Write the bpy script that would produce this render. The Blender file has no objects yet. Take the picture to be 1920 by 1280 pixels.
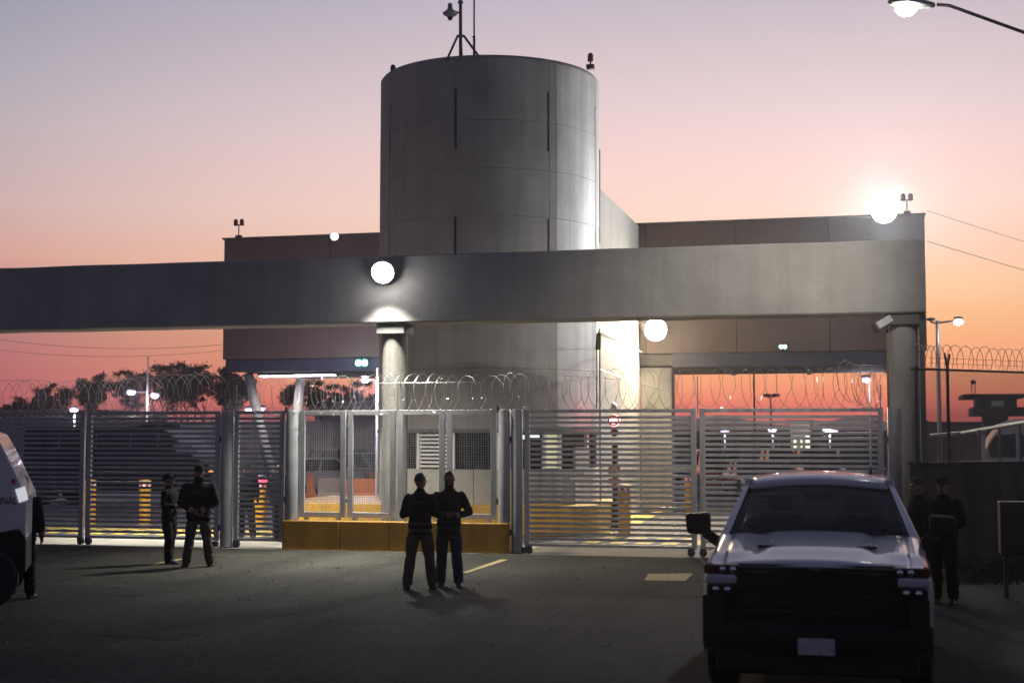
import bpy, bmesh, math, random
from mathutils import Vector, Matrix, noise, kdtree

R = math.radians
PI = math.pi
random.seed(7)
SC = bpy.context.scene
COL = SC.collection

# ------------------------------------------------------------------ camera
F_PX, CAM_H, YAW, PIT = 2667.0, 2.3, R(13.67), math.atan(180 / 2667.0)
cam_data = bpy.data.cameras.new('camera')
cam = bpy.data.objects.new('camera', cam_data)
COL.objects.link(cam)
cam.location = (0, 0, CAM_H)
cam.rotation_euler = (PI / 2 + PIT, 0, YAW)
cam_data.sensor_width = 36.0
cam_data.lens = 36.0 * F_PX / 1920.0
cam_data.clip_start = 0.1
cam_data.clip_end = 6000
cam_data.dof.use_dof = True
cam_data.dof.focus_distance = 27.0
cam_data.dof.aperture_fstop = 1.6
SC.camera = cam

# ------------------------------------------------------------------ dusk sky
SC.view_settings.view_transform = 'Standard'
SC.view_settings.look = 'None'
SC.view_settings.exposure = 0.0
SC.view_settings.gamma = 1.0
SC.view_settings.use_curve_mapping = False
SC.cycles.use_denoising = True
SC.cycles.sample_clamp_indirect = 4.0
SC.cycles.max_bounces = 8
SC.cycles.volume_bounces = 0
SC.cycles.transparent_max_bounces = 12


def lin(r, g, b):
    def f(c):
        c /= 255.0
        return c / 12.92 if c <= 0.04045 else ((c + 0.055) / 1.055) ** 2.4
    return (f(r), f(g), f(b), 1.0)


world = bpy.data.worlds.new('World')
SC.world = world
world.use_nodes = True
wt = world.node_tree
for n in list(wt.nodes):
    wt.nodes.remove(n)


def wn(t, **k):
    n = wt.nodes.new(t)
    for a, v in k.items():
        setattr(n, a, v)
    return n


def wmath(op, a, b=None, c=None):
    n = wn('ShaderNodeMath', operation=op)
    for i, v in enumerate((a, b, c)):
        if v is None:
            continue
        if isinstance(v, (int, float)):
            n.inputs[i].default_value = v
        else:
            wt.links.new(v, n.inputs[i])
    return n.outputs[0]


tc = wn('ShaderNodeTexCoord')
sep = wn('ShaderNodeSeparateXYZ')
wt.links.new(tc.outputs['Generated'], sep.inputs[0])
SUN_AZ = R(3)            # the sun has set behind the right-hand gates
hx, hy = math.sin(-SUN_AZ), math.cos(SUN_AZ)
flat = wmath('SQRT', wmath('MAXIMUM', wmath('ADD', wmath('MULTIPLY', sep.outputs[0], sep.outputs[0]),
                                         wmath('MULTIPLY', sep.outputs[1], sep.outputs[1])), 1e-6))
cosaz = wmath('DIVIDE', wmath('ADD', wmath('MULTIPLY', sep.outputs[0], hx), wmath('MULTIPLY', sep.outputs[1], hy)), flat)
elev = wmath('MAXIMUM', sep.outputs[2], 0.0)


def ramp(stops):
    n = wn('ShaderNodeValToRGB')
    e = n.color_ramp.elements
    while len(e) > 1:
        e.remove(e[-1])
    for i, (deg, col) in enumerate(stops):
        p = math.sin(R(deg))
        if i == 0:
            el = e[0]
            el.position = p
        else:
            el = e.new(p)
        el.color = lin(*col)
    wt.links.new(elev, n.inputs[0])
    return n.outputs[0]


# glow over the set sun, the flank of the twilight arch, and the sky opposite to it
warm = ramp([(0, (176, 74, 80)), (.5, (192, 80, 84)), (1.1, (244, 108, 96)), (1.5, (255, 132, 100)), (2.2, (255, 162, 114)), (3.2, (255, 172, 120)),
             (4.5, (255, 188, 132)), (5.8, (255, 203, 156)), (7.2, (253, 206, 178)), (9, (253, 216, 200)), (11, (247, 211, 206)), (13, (231, 206, 207)),
             (15, (215, 196, 200)), (17, (197, 185, 196)), (30, (130, 132, 152)), (90, (48, 56, 82))])
side = ramp([(0, (150, 68, 82)), (1.5, (190, 96, 100)), (3, (186, 110, 110)), (4, (178, 120, 120)), (5.5, (194, 140, 132)), (7, (214, 164, 151)),
             (8.9, (205, 175, 173)), (12, (187, 174, 180)), (14, (173, 167, 178)), (16, (161, 157, 172)), (17, (153, 155, 172)), (30, (100, 106, 132)), (90, (48, 56, 82))])
anti = ramp([(0, (62, 62, 76)), (6, (76, 74, 92)), (14, (102, 92, 112)), (25, (84, 86, 112)), (50, (62, 70, 98)), (90, (48, 56, 82))])


def wmix(f, a, b):
    n = wn('ShaderNodeMix', data_type='RGBA')
    wt.links.new(f, n.inputs[0])
    wt.links.new(a, n.inputs[6])
    wt.links.new(b, n.inputs[7])
    return n.outputs[2]


def wrange(v, a, b, kind='SMOOTHSTEP'):
    n = wn('ShaderNodeMapRange', interpolation_type=kind)
    wt.links.new(v, n.inputs[0])
    n.inputs[1].default_value = a
    n.inputs[2].default_value = b
    return n.outputs[0]


skycol = wmix(wrange(cosaz, -0.6, 0.75), anti, wmix(wrange(cosaz, 0.86, 1.0, 'LINEAR'), side, warm))
bg = wn('ShaderNodeBackground')
bg.inputs[1].default_value = 1.06
out = wn('ShaderNodeOutputWorld')
wt.links.new(skycol, bg.inputs[0])
wt.links.new(bg.outputs[0], out.inputs[0])

# ------------------------------------------------------------------ pixel helpers (photo pixels of 1920x1280)
FW = Vector((-math.sin(YAW) * math.cos(PIT), math.cos(YAW) * math.cos(PIT), math.sin(PIT)))
RT = Vector((math.cos(YAW), math.sin(YAW), 0))
UP = RT.cross(FW)
CAM = Vector((0, 0, CAM_H))


def ray(px, py):
    return FW + RT * ((px - 960) / F_PX) - UP * ((py - 640) / F_PX)


def gnd(px, py, z=0.0):
    d = ray(px, py)
    return CAM + d * ((z - CAM_H) / d.z)


def aty(px, py, Y):
    d = ray(px, py)
    return CAM + d * (Y / d.y)


def atd(px, py, D):
    return CAM + ray(px, py) * D


def px_to_x(px, Y):
    return aty(px, 800, Y).x


# ------------------------------------------------------------------ materials
MATS = {}


def mat(name, col, rough=0.6, metal=0.0, var=0.12, scale=6.0, bump=0.0, bscale=60.0, streak=0.0, coat=0.0, spec=0.5, dark=None, detail=6):
    if name in MATS:
        return MATS[name]
    m = bpy.data.materials.new(name)
    m.use_nodes = True
    nt = m.node_tree
    b = nt.nodes['Principled BSDF']
    b.inputs['Roughness'].default_value = rough
    b.inputs['Metallic'].default_value = metal
    b.inputs['Specular IOR Level'].default_value = spec
    b.inputs['Coat Weight'].default_value = coat
    b.inputs['Coat Roughness'].default_value = 0.04
    N = nt.nodes.new
    L = nt.links.new
    tex = N('ShaderNodeTexCoord')
    no = N('ShaderNodeTexNoise')
    no.inputs['Scale'].default_value = scale
    no.inputs['Detail'].default_value = detail
    no.inputs['Roughness'].default_value = 0.62
    L(tex.outputs['Object'], no.inputs['Vector'])
    rp = N('ShaderNodeValToRGB')
    rp.color_ramp.elements[0].position = 0.3
    rp.color_ramp.elements[1].position = 0.72
    lo = [c * (1 - var) for c in col[:3]] if dark is None else list(dark[:3])
    hi = [min(1, c * (1 + var)) for c in col[:3]]
    rp.color_ramp.elements[0].color = (*lo, 1)
    rp.color_ramp.elements[1].color = (*hi, 1)
    L(no.outputs['Fac'], rp.inputs[0])
    cout = rp.outputs[0]
    if streak > 0:
        mp = N('ShaderNodeMapping')
        mp.inputs['Scale'].default_value = (2.2, 2.2, 0.12)
        L(tex.outputs['Object'], mp.inputs[0])
        n2 = N('ShaderNodeTexNoise')
        n2.inputs['Scale'].default_value = 1.6
        n2.inputs['Detail'].default_value = 5
        L(mp.outputs[0], n2.inputs['Vector'])
        r2 = N('ShaderNodeMapRange')
        r2.inputs[1].default_value = 0.42
        r2.inputs[2].default_value = 0.7
        r2.inputs[3].default_value = 1.0
        r2.inputs[4].default_value = 1.0 - streak
        L(n2.outputs['Fac'], r2.inputs[0])
        mx = N('ShaderNodeMix')
        mx.data_type = 'RGBA'
        mx.blend_type = 'MULTIPLY'
        mx.inputs[0].default_value = 1.0
        L(cout, mx.inputs[6])
        L(r2.outputs[0], mx.inputs[7])
        cout = mx.outputs[2]
    L(cout, b.inputs['Base Color'])
    if bump > 0:
        nb = N('ShaderNodeTexNoise')
        nb.inputs['Scale'].default_value = bscale
        nb.inputs['Detail'].default_value = 4
        L(tex.outputs['Object'], nb.inputs['Vector'])
        bp = N('ShaderNodeBump')
        bp.inputs['Strength'].default_value = bump
        bp.inputs['Distance'].default_value = 0.02
        L(nb.outputs['Fac'], bp.inputs['Height'])
        L(bp.outputs[0], b.inputs['Normal'])
    MATS[name] = m
    return m


def glow(name, col, strength):
    if name in MATS:
        return MATS[name]
    m = bpy.data.materials.new(name)
    m.use_nodes = True
    nt = m.node_tree
    b = nt.nodes['Principled BSDF']
    b.inputs['Base Color'].default_value = (*col, 1)
    b.inputs['Emission Color'].default_value = (*col, 1)
    b.inputs['Emission Strength'].default_value = strength
    MATS[name] = m
    return m


def glassmat(name, tint=(0.5, 0.55, 0.55), clear=0.5, rough=0.03):
    if name in MATS:
        return MATS[name]
    m = bpy.data.materials.new(name)
    m.use_nodes = True
    nt = m.node_tree
    for n in list(nt.nodes):
        nt.nodes.remove(n)
    N = nt.nodes.new
    o = N('ShaderNodeOutputMaterial')
    tr = N('ShaderNodeBsdfTransparent')
    tr.inputs[0].default_value = (*[c * clear for c in tint], 1)
    gl = N('ShaderNodeBsdfGlossy')
    gl.inputs['Roughness'].default_value = rough
    gl.inputs[0].default_value = (1, 1, 1, 1)
    fr = N('ShaderNodeFresnel')
    fr.inputs[0].default_value = 1.5
    mx = N('ShaderNodeMixShader')
    nt.links.new(fr.outputs[0], mx.inputs[0])
    nt.links.new(tr.outputs[0], mx.inputs[1])
    nt.links.new(gl.outputs[0], mx.inputs[2])
    nt.links.new(mx.outputs[0], o.inputs[0])
    MATS[name] = m
    return m


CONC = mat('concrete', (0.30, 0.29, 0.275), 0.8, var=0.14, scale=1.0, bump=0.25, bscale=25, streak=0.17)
CONC_B = mat('concrete_beam', (0.32, 0.312, 0.295), 0.82, var=0.2, scale=0.7, bump=0.4, bscale=14, streak=0.10)
CONC_P = mat('concrete_painted', (0.135, 0.098, 0.09), 0.85, var=0.1, scale=0.8, bump=0.12, bscale=20, streak=0.07)
CONC_D = mat('concrete_dark', (0.12, 0.12, 0.12), 0.85, var=0.2, scale=2, bump=0.3)
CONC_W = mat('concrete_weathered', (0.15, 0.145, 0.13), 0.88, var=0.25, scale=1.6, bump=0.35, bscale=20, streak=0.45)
VOID = mat('dark_void', (0.015, 0.015, 0.017), 0.9, var=0.05)
STEEL = mat('grey_painted_steel', (0.40, 0.405, 0.41), 0.5, var=0.13, scale=3, bump=0.06, bscale=30, streak=0.25)
STEEL_D = mat('dark_steel', (0.06, 0.06, 0.07), 0.5, var=0.2)
GALV = mat('galvanised_steel', (0.42, 0.42, 0.42), 0.38, 0.75, var=0.15, scale=9)
WIRE = mat('razor_wire_steel', (0.36, 0.35, 0.34), 0.35, 0.85, var=0.2, scale=20)
CHAIN = mat('chain_link_steel', (0.25, 0.24, 0.23), 0.5, 0.6, var=0.2, scale=20)
BLUE = mat('blue_grey_paint', (0.055, 0.062, 0.10), 0.45, var=0.15, scale=2)
YEL = mat('yellow_wall_paint', (0.50, 0.27, 0.025), 0.65, var=0.16, scale=2.2, bump=0.12, bscale=30, streak=0.3)
YEL_L = mat('yellow_road_paint', (0.62, 0.45, 0.07), 0.7, var=0.3, scale=9)
YEL_B = mat('yellow_bollard_paint', (0.62, 0.30, 0.02), 0.5, var=0.1, scale=5, streak=0.25)
REDW = mat('red_band', (0.45, 0.03, 0.03), 0.5, var=0.1)
WHITEP = mat('white_paint', (0.75, 0.75, 0.73), 0.5, var=0.05)
BLACKP = mat('black_plastic', (0.008, 0.008, 0.009), 0.55, var=0.2, scale=12, spec=.3)
RUBBER = mat('tyre_rubber', (0.012, 0.012, 0.012), 0.8, var=0.2, scale=20)
BARK = mat('bark', (0.05, 0.04, 0.035), 0.9, var=0.3)
LEAF = mat('foliage', (0.03, 0.027, 0.018), 0.7, var=0.4, scale=0.8)
GLASS_D = mat('dark_glass', (0.01, 0.012, 0.015), 0.05, var=0.1, spec=0.6)


# ------------------------------------------------------------------ mesh helpers
class MB:
    def __init__(self):
        self.v, self.f, self.m = [], [], []
        self.mi = 0

    def add(self, vs, fs):
        o = len(self.v)
        self.v += [Vector(p) for p in vs]
        self.f += [tuple(i + o for i in q) for q in fs]
        self.m += [self.mi] * len(fs)
        return self

    def box(self, x0, x1, y0, y1, z0, z1):
        vs = [(x0, y0, z0), (x1, y0, z0), (x1, y1, z0), (x0, y1, z0), (x0, y0, z1), (x1, y0, z1), (x1, y1, z1), (x0, y1, z1)]
        return self.add(vs, [(0, 3, 2, 1), (4, 5, 6, 7), (0, 1, 5, 4), (1, 2, 6, 5), (2, 3, 7, 6), (3, 0, 4, 7)])

    def hexa(self, bottom, top):
        return self.add(list(bottom) + list(top), [(0, 3, 2, 1), (4, 5, 6, 7), (0, 1, 5, 4), (1, 2, 6, 5), (2, 3, 7, 6), (3, 0, 4, 7)])

    def bar(self, a, b, w, h=None, upv=(0, 0, 1)):
        a, b = Vector(a), Vector(b)
        h = w if h is None else h
        d = (b - a).normalized()
        u = Vector(upv)
        if abs(d.dot(u)) > 0.98:
            u = Vector((0, 1, 0))
        s = d.cross(u).normalized() * (w / 2)
        t = s.cross(d).normalized() * (h / 2)
        return self.hexa([a - s - t, a + s - t, a + s + t, a - s + t], [b - s - t, b + s - t, b + s + t, b - s + t])

    def tube(self, pts, r, n=8, caps=True):
        pts = [Vector(p) for p in pts]
        rs = r if isinstance(r, (list, tuple)) else [r] * len(pts)
        rings = []
        prev = None
        for i, p in enumerate(pts):
            d = (pts[min(i + 1, len(pts) - 1)] - pts[max(i - 1, 0)])
            if d.length < 1e-9:
                d = Vector((0, 0, 1))
            d.normalize()
            if prev is None:
                u = Vector((0, 0, 1)) if abs(d.z) < 0.9 else Vector((1, 0, 0))
                s = d.cross(u).normalized()
            else:
                s = (prev - d * prev.dot(d))
                s = s.normalized() if s.length > 1e-6 else d.orthogonal().normalized()
            prev = s
            t = d.cross(s)
            rings.append([p + (s * math.cos(2 * PI * k / n) + t * math.sin(2 * PI * k / n)) * rs[i] for k in range(n)])
        vs = [q for rg in rings for q in rg]
        fs = []
        for i in range(len(pts) - 1):
            for k in range(n):
                fs.append((i * n + k, i * n + (k + 1) % n, (i + 1) * n + (k + 1) % n, (i + 1) * n + k))
        if caps:
            fs.append(tuple(range(n - 1, -1, -1)))
            fs.append(tuple((len(pts) - 1) * n + k for k in range(n)))
        return self.add(vs, fs)

    def lathe(self, prof, c=(0, 0, 0), axis='z', n=16):
        c = Vector(c)
        vs, fs = [], []
        for r, h in prof:
            for k in range(n):
                a = 2 * PI * k / n
                x, y = r * math.cos(a), r * math.sin(a)
                p = {'z': (x, y, h), 'x': (h, x, y), 'y': (y, h, x)}[axis]
                vs.append(c + Vector(p))
        for i in range(len(prof) - 1):
            for k in range(n):
                fs.append((i * n + k, i * n + (k + 1) % n, (i + 1) * n + (k + 1) % n, (i + 1) * n + k))
        fs.append(tuple(range(n - 1, -1, -1)))
        fs.append(tuple((len(prof) - 1) * n + k for k in range(n)))
        return self.add(vs, fs)

    def prism(self, poly, a, b, axis='y'):
        """poly of 2-D points extruded between a and b along axis"""
        def P(u, v, w):
            return {'y': (u, w, v), 'x': (w, u, v), 'z': (u, v, w)}[axis]
        n = len(poly)
        vs = [P(u, v, a) for u, v in poly] + [P(u, v, b) for u, v in poly]
        fs = [tuple(range(n)), tuple(range(2 * n - 1, n - 1, -1))]
        fs += [(i, i + n, (i + 1) % n + n, (i + 1) % n) for i in range(n)]
        return self.add(vs, fs)

    def loft(self, rings, cap=True):
        n = len(rings[0])
        vs = [p for r in rings for p in r]
        fs = []
        for i in range(len(rings) - 1):
            for k in range(n):
                fs.append((i * n + k, i * n + (k + 1) % n, (i + 1) * n + (k + 1) % n, (i + 1) * n + k))
        if cap:
            fs.append(tuple(range(n - 1, -1, -1)))
            fs.append(tuple((len(rings) - 1) * n + k for k in range(n)))
        return self.add(vs, fs)

    def ball(self, c, rx, ry=None, rz=None, n=12, m=8):
        ry = rx if ry is None else ry
        rz = rx if rz is None else rz
        c = Vector(c)
        vs = [c + Vector((0, 0, -rz))]
        for i in range(1, m):
            a = -PI / 2 + PI * i / m
            for k in range(n):
                b = 2 * PI * k / n
                vs.append(c + Vector((rx * math.cos(a) * math.cos(b), ry * math.cos(a) * math.sin(b), rz * math.sin(a))))
        vs.append(c + Vector((0, 0, rz)))
        fs = [(0, 1 + (k + 1) % n, 1 + k) for k in range(n)]
        for i in range(m - 2):
            for k in range(n):
                fs.append((1 + i * n + k, 1 + i * n + (k + 1) % n, 1 + (i + 1) * n + (k + 1) % n, 1 + (i + 1) * n + k))
        t = len(vs) - 1
        fs += [(t, 1 + (m - 2) * n + k, 1 + (m - 2) * n + (k + 1) % n) for k in range(n)]
        return self.add(vs, fs)

    def mesh(self, name, mats, smooth=False, origin=None):
        me = bpy.data.meshes.new(name)
        vs = self.v if origin is None else [p - origin for p in self.v]
        me.from_pydata([tuple(p) for p in vs], [], self.f)
        if not isinstance(mats, (list, tuple)):
            mats = [mats]
        for m in mats:
            me.materials.append(m)
        me.polygons.foreach_set('material_index', self.m)
        bm = bmesh.new()
        bm.from_mesh(me)
        bmesh.ops.recalc_face_normals(bm, faces=bm.faces)
        bm.to_mesh(me)
        bm.free()
        if smooth:
            me.polygons.foreach_set('use_smooth', [True] * len(me.polygons))
        me.update()
        return me

    def build(self, name, mats, parent=None, smooth=False, bevel=0.0, world=False, sub=0, angle=None):
        org = None
        if world and parent is not None:
            org = abs_loc(parent)
        me = self.mesh(name, mats, smooth, org)
        o = link(name, me, parent)
        if bevel > 0:
            b = o.modifiers.new('bevel', 'BEVEL')
            b.width = bevel
            b.segments = 2
            b.limit_method = 'ANGLE'
            b.angle_limit = R(35)
        if sub:
            s = o.modifiers.new('sub', 'SUBSURF')
            s.levels = s.render_levels = sub
        if angle is not None:
            me.polygons.foreach_set('use_smooth', [True] * len(me.polygons))
            me.set_sharp_from_angle(angle=R(angle))
        return o


def abs_loc(o):
    p = Vector(o.location)
    while o.parent is not None:
        o = o.parent
        p += Vector(o.location)
    return p


def link(name, data, parent=None):
    o = bpy.data.objects.new(name, data)
    COL.objects.link(o)
    if parent is not None:
        o.parent = parent
    return o


def tag(o, label=None, cat=None, group=None, kind=None):
    if label:
        o['label'] = label
    if cat:
        o['category'] = cat
    if group:
        o['group'] = group
    if kind:
        o['kind'] = kind
    return o


def thing(name, label, cat, loc=(0, 0, 0), rz=0.0, group=None):
    o = bpy.data.objects.new(name, None)
    o.empty_display_size = 0.2
    COL.objects.link(o)
    o.location = loc
    o.rotation_euler = (0, 0, rz)
    return tag(o, label, cat, group)


def copy_tree(o, parent=None):
    c = o.copy()
    COL.objects.link(c)
    c.parent = parent
    for ch in list(o.children):
        copy_tree(ch, c)
    return c


def area_light(name, parent, loc, aim, power, size, col=(1, 1, 1), size_y=None, spread=180):
    d = bpy.data.lights.new(name, 'AREA')
    d.energy = power
    d.color = col
    d.shape = 'RECTANGLE' if size_y else 'DISK'
    d.size = size
    if size_y:
        d.size_y = size_y
    d.spread = R(spread)
    o = link(name, d, parent)
    o.location = loc
    o.rotation_euler = Vector(aim).to_track_quat('-Z', 'Y').to_euler()
    return o


def point_light(name, parent, loc, power, col=(1, 1, 1), r=0.1):
    d = bpy.data.lights.new(name, 'POINT')
    d.energy = power
    d.color = col
    d.shadow_soft_size = r
    o = link(name, d, parent)
    o.location = loc
    return o

# ------------------------------------------------------------------ the ground
def asphalt(name, base):
    m = mat(name, base, 0.92, var=0.3, scale=0.55, bump=0.7, bscale=110, detail=9, spec=.2)
    nt = m.node_tree
    N, L = nt.nodes.new, nt.links.new
    bs = nt.nodes['Principled BSDF']
    src = bs.inputs['Base Color'].links[0].from_socket
    tx = [n for n in nt.nodes if n.type == 'TEX_COORD'][0]
    def layer(sc, lo, hi, d0, d1, src, vec=None, kind='ShaderNodeTexNoise'):
        n = N(kind)
        n.inputs['Scale'].default_value = sc
        if kind == 'ShaderNodeTexNoise':
            n.inputs['Detail'].default_value = 5
        L(vec or tx.outputs['Object'], n.inputs['Vector'])
        r = N('ShaderNodeMapRange')
        for i, v in enumerate((lo, hi, d0, d1)):
            r.inputs[i + 1].default_value = v
        L(n.outputs[0], r.inputs[0])
        x = N('ShaderNodeMix')
        x.data_type, x.blend_type = 'RGBA', 'MULTIPLY'
        x.inputs[0].default_value = 1
        L(src, x.inputs[6])
        L(r.outputs[0], x.inputs[7])
        return x.outputs[2]
    src = layer(24, .36, .66, .42, 1.7, src)
    src = layer(7, .36, .66, .75, 1.3, src)                      # aggregate
    src = layer(.16, .4, .62, .72, 1.25, src)                     # large worn areas
    mp = N('ShaderNodeMapping')
    mp.inputs['Scale'].default_value = (1.1, .07, 1)
    L(tx.outputs['Object'], mp.inputs[0])
    src = layer(.9, .5, .66, 1.0, .66, src, mp.outputs[0])         # tyre lanes running towards the gates
    src = layer(1.7, .62, .72, 1.0, .55, src)                     # oil stains
    L(src, bs.inputs['Base Color'])
    return m


ASPH = asphalt('asphalt', (0.042, 0.0405, 0.0325))
ASPH_Y = mat('yard_asphalt', (0.07, 0.066, 0.06), 0.75, var=0.3, scale=0.9, bump=0.4, bscale=60, detail=8)
CONC_F = mat('concrete_floor', (0.27, 0.255, 0.215), 0.8, var=0.2, scale=1.5, bump=0.2)
EARTH = mat('dry_earth', (0.07, 0.06, 0.045), 0.95, var=0.3, scale=0.05)


def sheet(name, x0, x1, y0, y1, z, m, parent=None, kind='structure', n=1):
    b = MB()
    for i in range(n):
        for j in range(n):
            xa, xb = x0 + (x1 - x0) * i / n, x0 + (x1 - x0) * (i + 1) / n
            ya, yb = y0 + (y1 - y0) * j / n, y0 + (y1 - y0) * (j + 1) / n
            b.add([(xa, ya, z), (xb, ya, z), (xb, yb, z), (xa, yb, z)], [(0, 1, 2, 3)])
    o = b.build(name, m, parent)
    if parent is None and kind:
        o['kind'] = kind
    return o


sheet('ground', -900, 900, -60, 950, -0.008, EARTH)
road = sheet('road', -60, 40, -40, 27.55, 0.0, ASPH)
apron = sheet('pavement', -60, -6.6, 27.55, 30.3, 0.004, CONC_F)
sheet('pavement', -6.6, 1.3, 27.55, 30.3, 0.004, mat('brown_grey_asphalt', (.10, .085, .065), .9, var=.3, scale=1.2, bump=.3))  # right part of the strip in a darker brown-grey
yard = sheet('yard_road', -70, 60, 30.3, 95, 0.002, ASPH_Y)
sheet('slab_joint', -60, -6.6, 28.86, 28.885, 0.008, CONC_D, apron)
for k in range(13):
    x = -40 + k * 2.6
    sheet('slab_joint', x, x + 0.02, 27.56, 30.29, 0.0084, CONC_D, apron)
# grass verge at the foot of the right-hand wall
VERGE = mat('grass_verge', (0.035, 0.045, 0.015), 0.95, var=0.4, scale=3)
b = MB()
rg = random.Random(3)
p0, p1 = Vector((1.25, 26.6, 0)), Vector((5.6, 30.9, 0))
for i in range(5200):
    t = rg.random()
    c = p0.lerp(p1, t) + Vector((rg.uniform(-0.2, 0.9), -rg.uniform(0.1, 3.2), 0)) 
    h = rg.uniform(0.05, 0.2)
    a = rg.uniform(0, PI)
    w = 0.012
    lean = Vector((rg.uniform(-.08, .08), rg.uniform(-.08, .08), h))
    s = Vector((math.cos(a), math.sin(a), 0)) * w
    b.add([c - s, c + s, c + lean], [(0, 1, 2)])
tag(b.build('grass', VERGE), 'patchy grass at the foot of the dark concrete wall', 'grass', kind='stuff')
soil = MB()
soil.add([(0.9, 24.2, .006), (4.4, 27.2, .006), (5.9, 30.9, .006), (1.3, 27.0, .006)], [(0, 1, 2, 3)])
soil.build('verge', EARTH)['kind'] = 'structure'

# worn yellow lane markings on the road outside
for poly in ([(866, 1073), (876, 1073), (954, 1048), (938, 1048)], [(1208, 1087), (1285, 1088), (1300, 1074), (1216, 1075)],
             [(276, 1058), (292, 1059), (352, 1046), (340, 1046)]):
    q = [gnd(x, y, 0.004) for x, y in poly]
    MB().add(q, [(0, 1, 2, 3)]).build('lane_marking', mat('worn_yellow_line', (0.30, 0.23, 0.07), 0.8, var=0.6, scale=14), road)
crack = MB()
rc = random.Random(11)
x, y = -15.5, 25.6
pts = []
for i in range(26):
    pts.append((x, y, 0.003))
    x += 0.16
    y += rc.uniform(-.1, .09)
crack.tube(pts, 0.008, 4)
crack.build('tar_seam', CONC_D, road)

# wear on the road: patched trenches, wandering cracks, scattered grit
PATCH = mat('asphalt_patch', (.026, .025, .022), .9, var=.35, scale=3, bump=.5, bscale=90, spec=.2)
for pl_ in ([(-13.5, 19.4), (-10.1, 19.0), (-9.9, 19.9), (-13.3, 20.4)], [(-5.2, 24.3), (-2.9, 24.1), (-2.8, 25.0), (-5.1, 25.3)], [(-8.9, 15.2), (-7.6, 15.0), (-7.2, 18.4), (-8.4, 18.7)]):
    MB().add([(x, y, .0035) for x, y in pl_], [(0, 1, 2, 3)]).build('trench_patch', PATCH, road)
for sx, sy, dx, dy, n_ in ((-9.6, 26.3, -.05, -.3, 26), (-3.6, 26.6, -.12, -.24, 22), (-12.4, 22.3, .3, -.05, 30), (-6.0, 18.2, .2, -.18, 26), (-1.9, 22.7, -.26, -.1, 24)):
    x, y = sx, sy
    left, right = [], []
    for i in range(n_):
        w = .009 * (1 - abs(2 * i / n_ - 1)) + .003
        left.append((x - w, y, .0045))
        right.append((x + w, y + w, .0045))
        x += dx + rc.uniform(-.09, .09)
        y += dy + rc.uniform(-.09, .09)
    MB().add(left + right, [(i, i + 1, n_ + i + 1, n_ + i) for i in range(n_ - 1)]).build('crack', mat('crack_dark', (.008, .008, .008), .95), road)
gr_ = MB()
for i in range(420):
    x, y, q = rc.uniform(-16, -1.6), rc.uniform(12.5, 27.4), rc.uniform(.006, .018)
    gr_.hexa([(x - q, y - q, .001), (x + q, y - q * .7, .001), (x + q * .8, y + q, .001), (x - q, y + q * .8, .001)],
             [(x - q * .5, y - q * .5, q), (x + q * .4, y - q * .5, q), (x + q * .5, y + q * .4, q * .9), (x - q * .5, y + q * .5, q)])
gr_.build('grit', mat('grit_stone', (.14, .13, .12), .9, var=.4, scale=30), road)['kind'] = 'stuff'

# chequered yellow bands of the speed humps inside the gates
def hump(x0, x1, y0, label, off):
    t = thing('speed_hump', label, 'speed hump', ((x0 + x1) / 2, y0, 0.004), group='speed humps inside the gates')
    b = MB()
    n = 10
    HL = 2.3
    prof = [(y0 + HL * i / n, 0.006 + 0.05 * math.sin(PI * i / n)) for i in range(n + 1)]
    vs = [(x0, yy, zz) for yy, zz in prof] + [(x1, yy, zz) for yy, zz in prof]
    b.add(vs, [(i, i + 1, i + n + 2, i + n + 1) for i in range(n)])
    b.build('hump', mat('hump_asphalt', (0.075, 0.072, 0.066), .8, var=.3), t, world=True)
    k = 0
    x = x0
    while x < x1 - 0.5:
        for r in (0, 1):
            ya, yb = y0 + 0.15 + 1.05 * r, y0 + 0.15 + 1.05 * r + 0.90
            xa = x + (off + 0.27 if r else off) + random.uniform(-.02, .02)
            def hz(yy):
                return 0.006 + 0.05 * math.sin(PI * (yy - y0) / HL) + 0.006
            ys = [ya + (yb - ya) * i / 3 for i in range(4)]
            sk = 0.18
            vs = [(xa + sk * (yy - ya), yy, hz(yy)) for yy in ys] + [(xa + .34 + sk * (yy - ya), yy, hz(yy)) for yy in ys]
            MB().add(vs, [(i, i + 1, i + 5, i + 4) for i in range(3)]).build('stripe', YEL_L, t, world=True)
        x += 0.58


hump(-26.0, -11.6, 30.6, 'yellow striped speed hump behind the left gates', 0.0)
hump(-6.0, 0.6, 30.4, 'yellow striped speed hump behind the right gates', 0.1)
# yellow hatching on the yard beyond the right-hand island
for k, poly in enumerate([[(1125, 985), (1190, 985), (1260, 951), (1225, 951)], [(1185, 962), (1250, 958), (1320, 945), (1290, 945)],
                          [(1120, 1000), (1150, 1000), (1140, 985), (1122, 985)]]):
    q = [gnd(x, y, 0.008) for x, y in poly]
    MB().add(q, [(0, 1, 2, 3)]).build('hatch_marking', YEL_L, yard)

# ------------------------------------------------------------------ far hills
HILL = mat('far_hills', (0.20, 0.155, 0.175), 1.0, var=0.15, scale=0.01)


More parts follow.
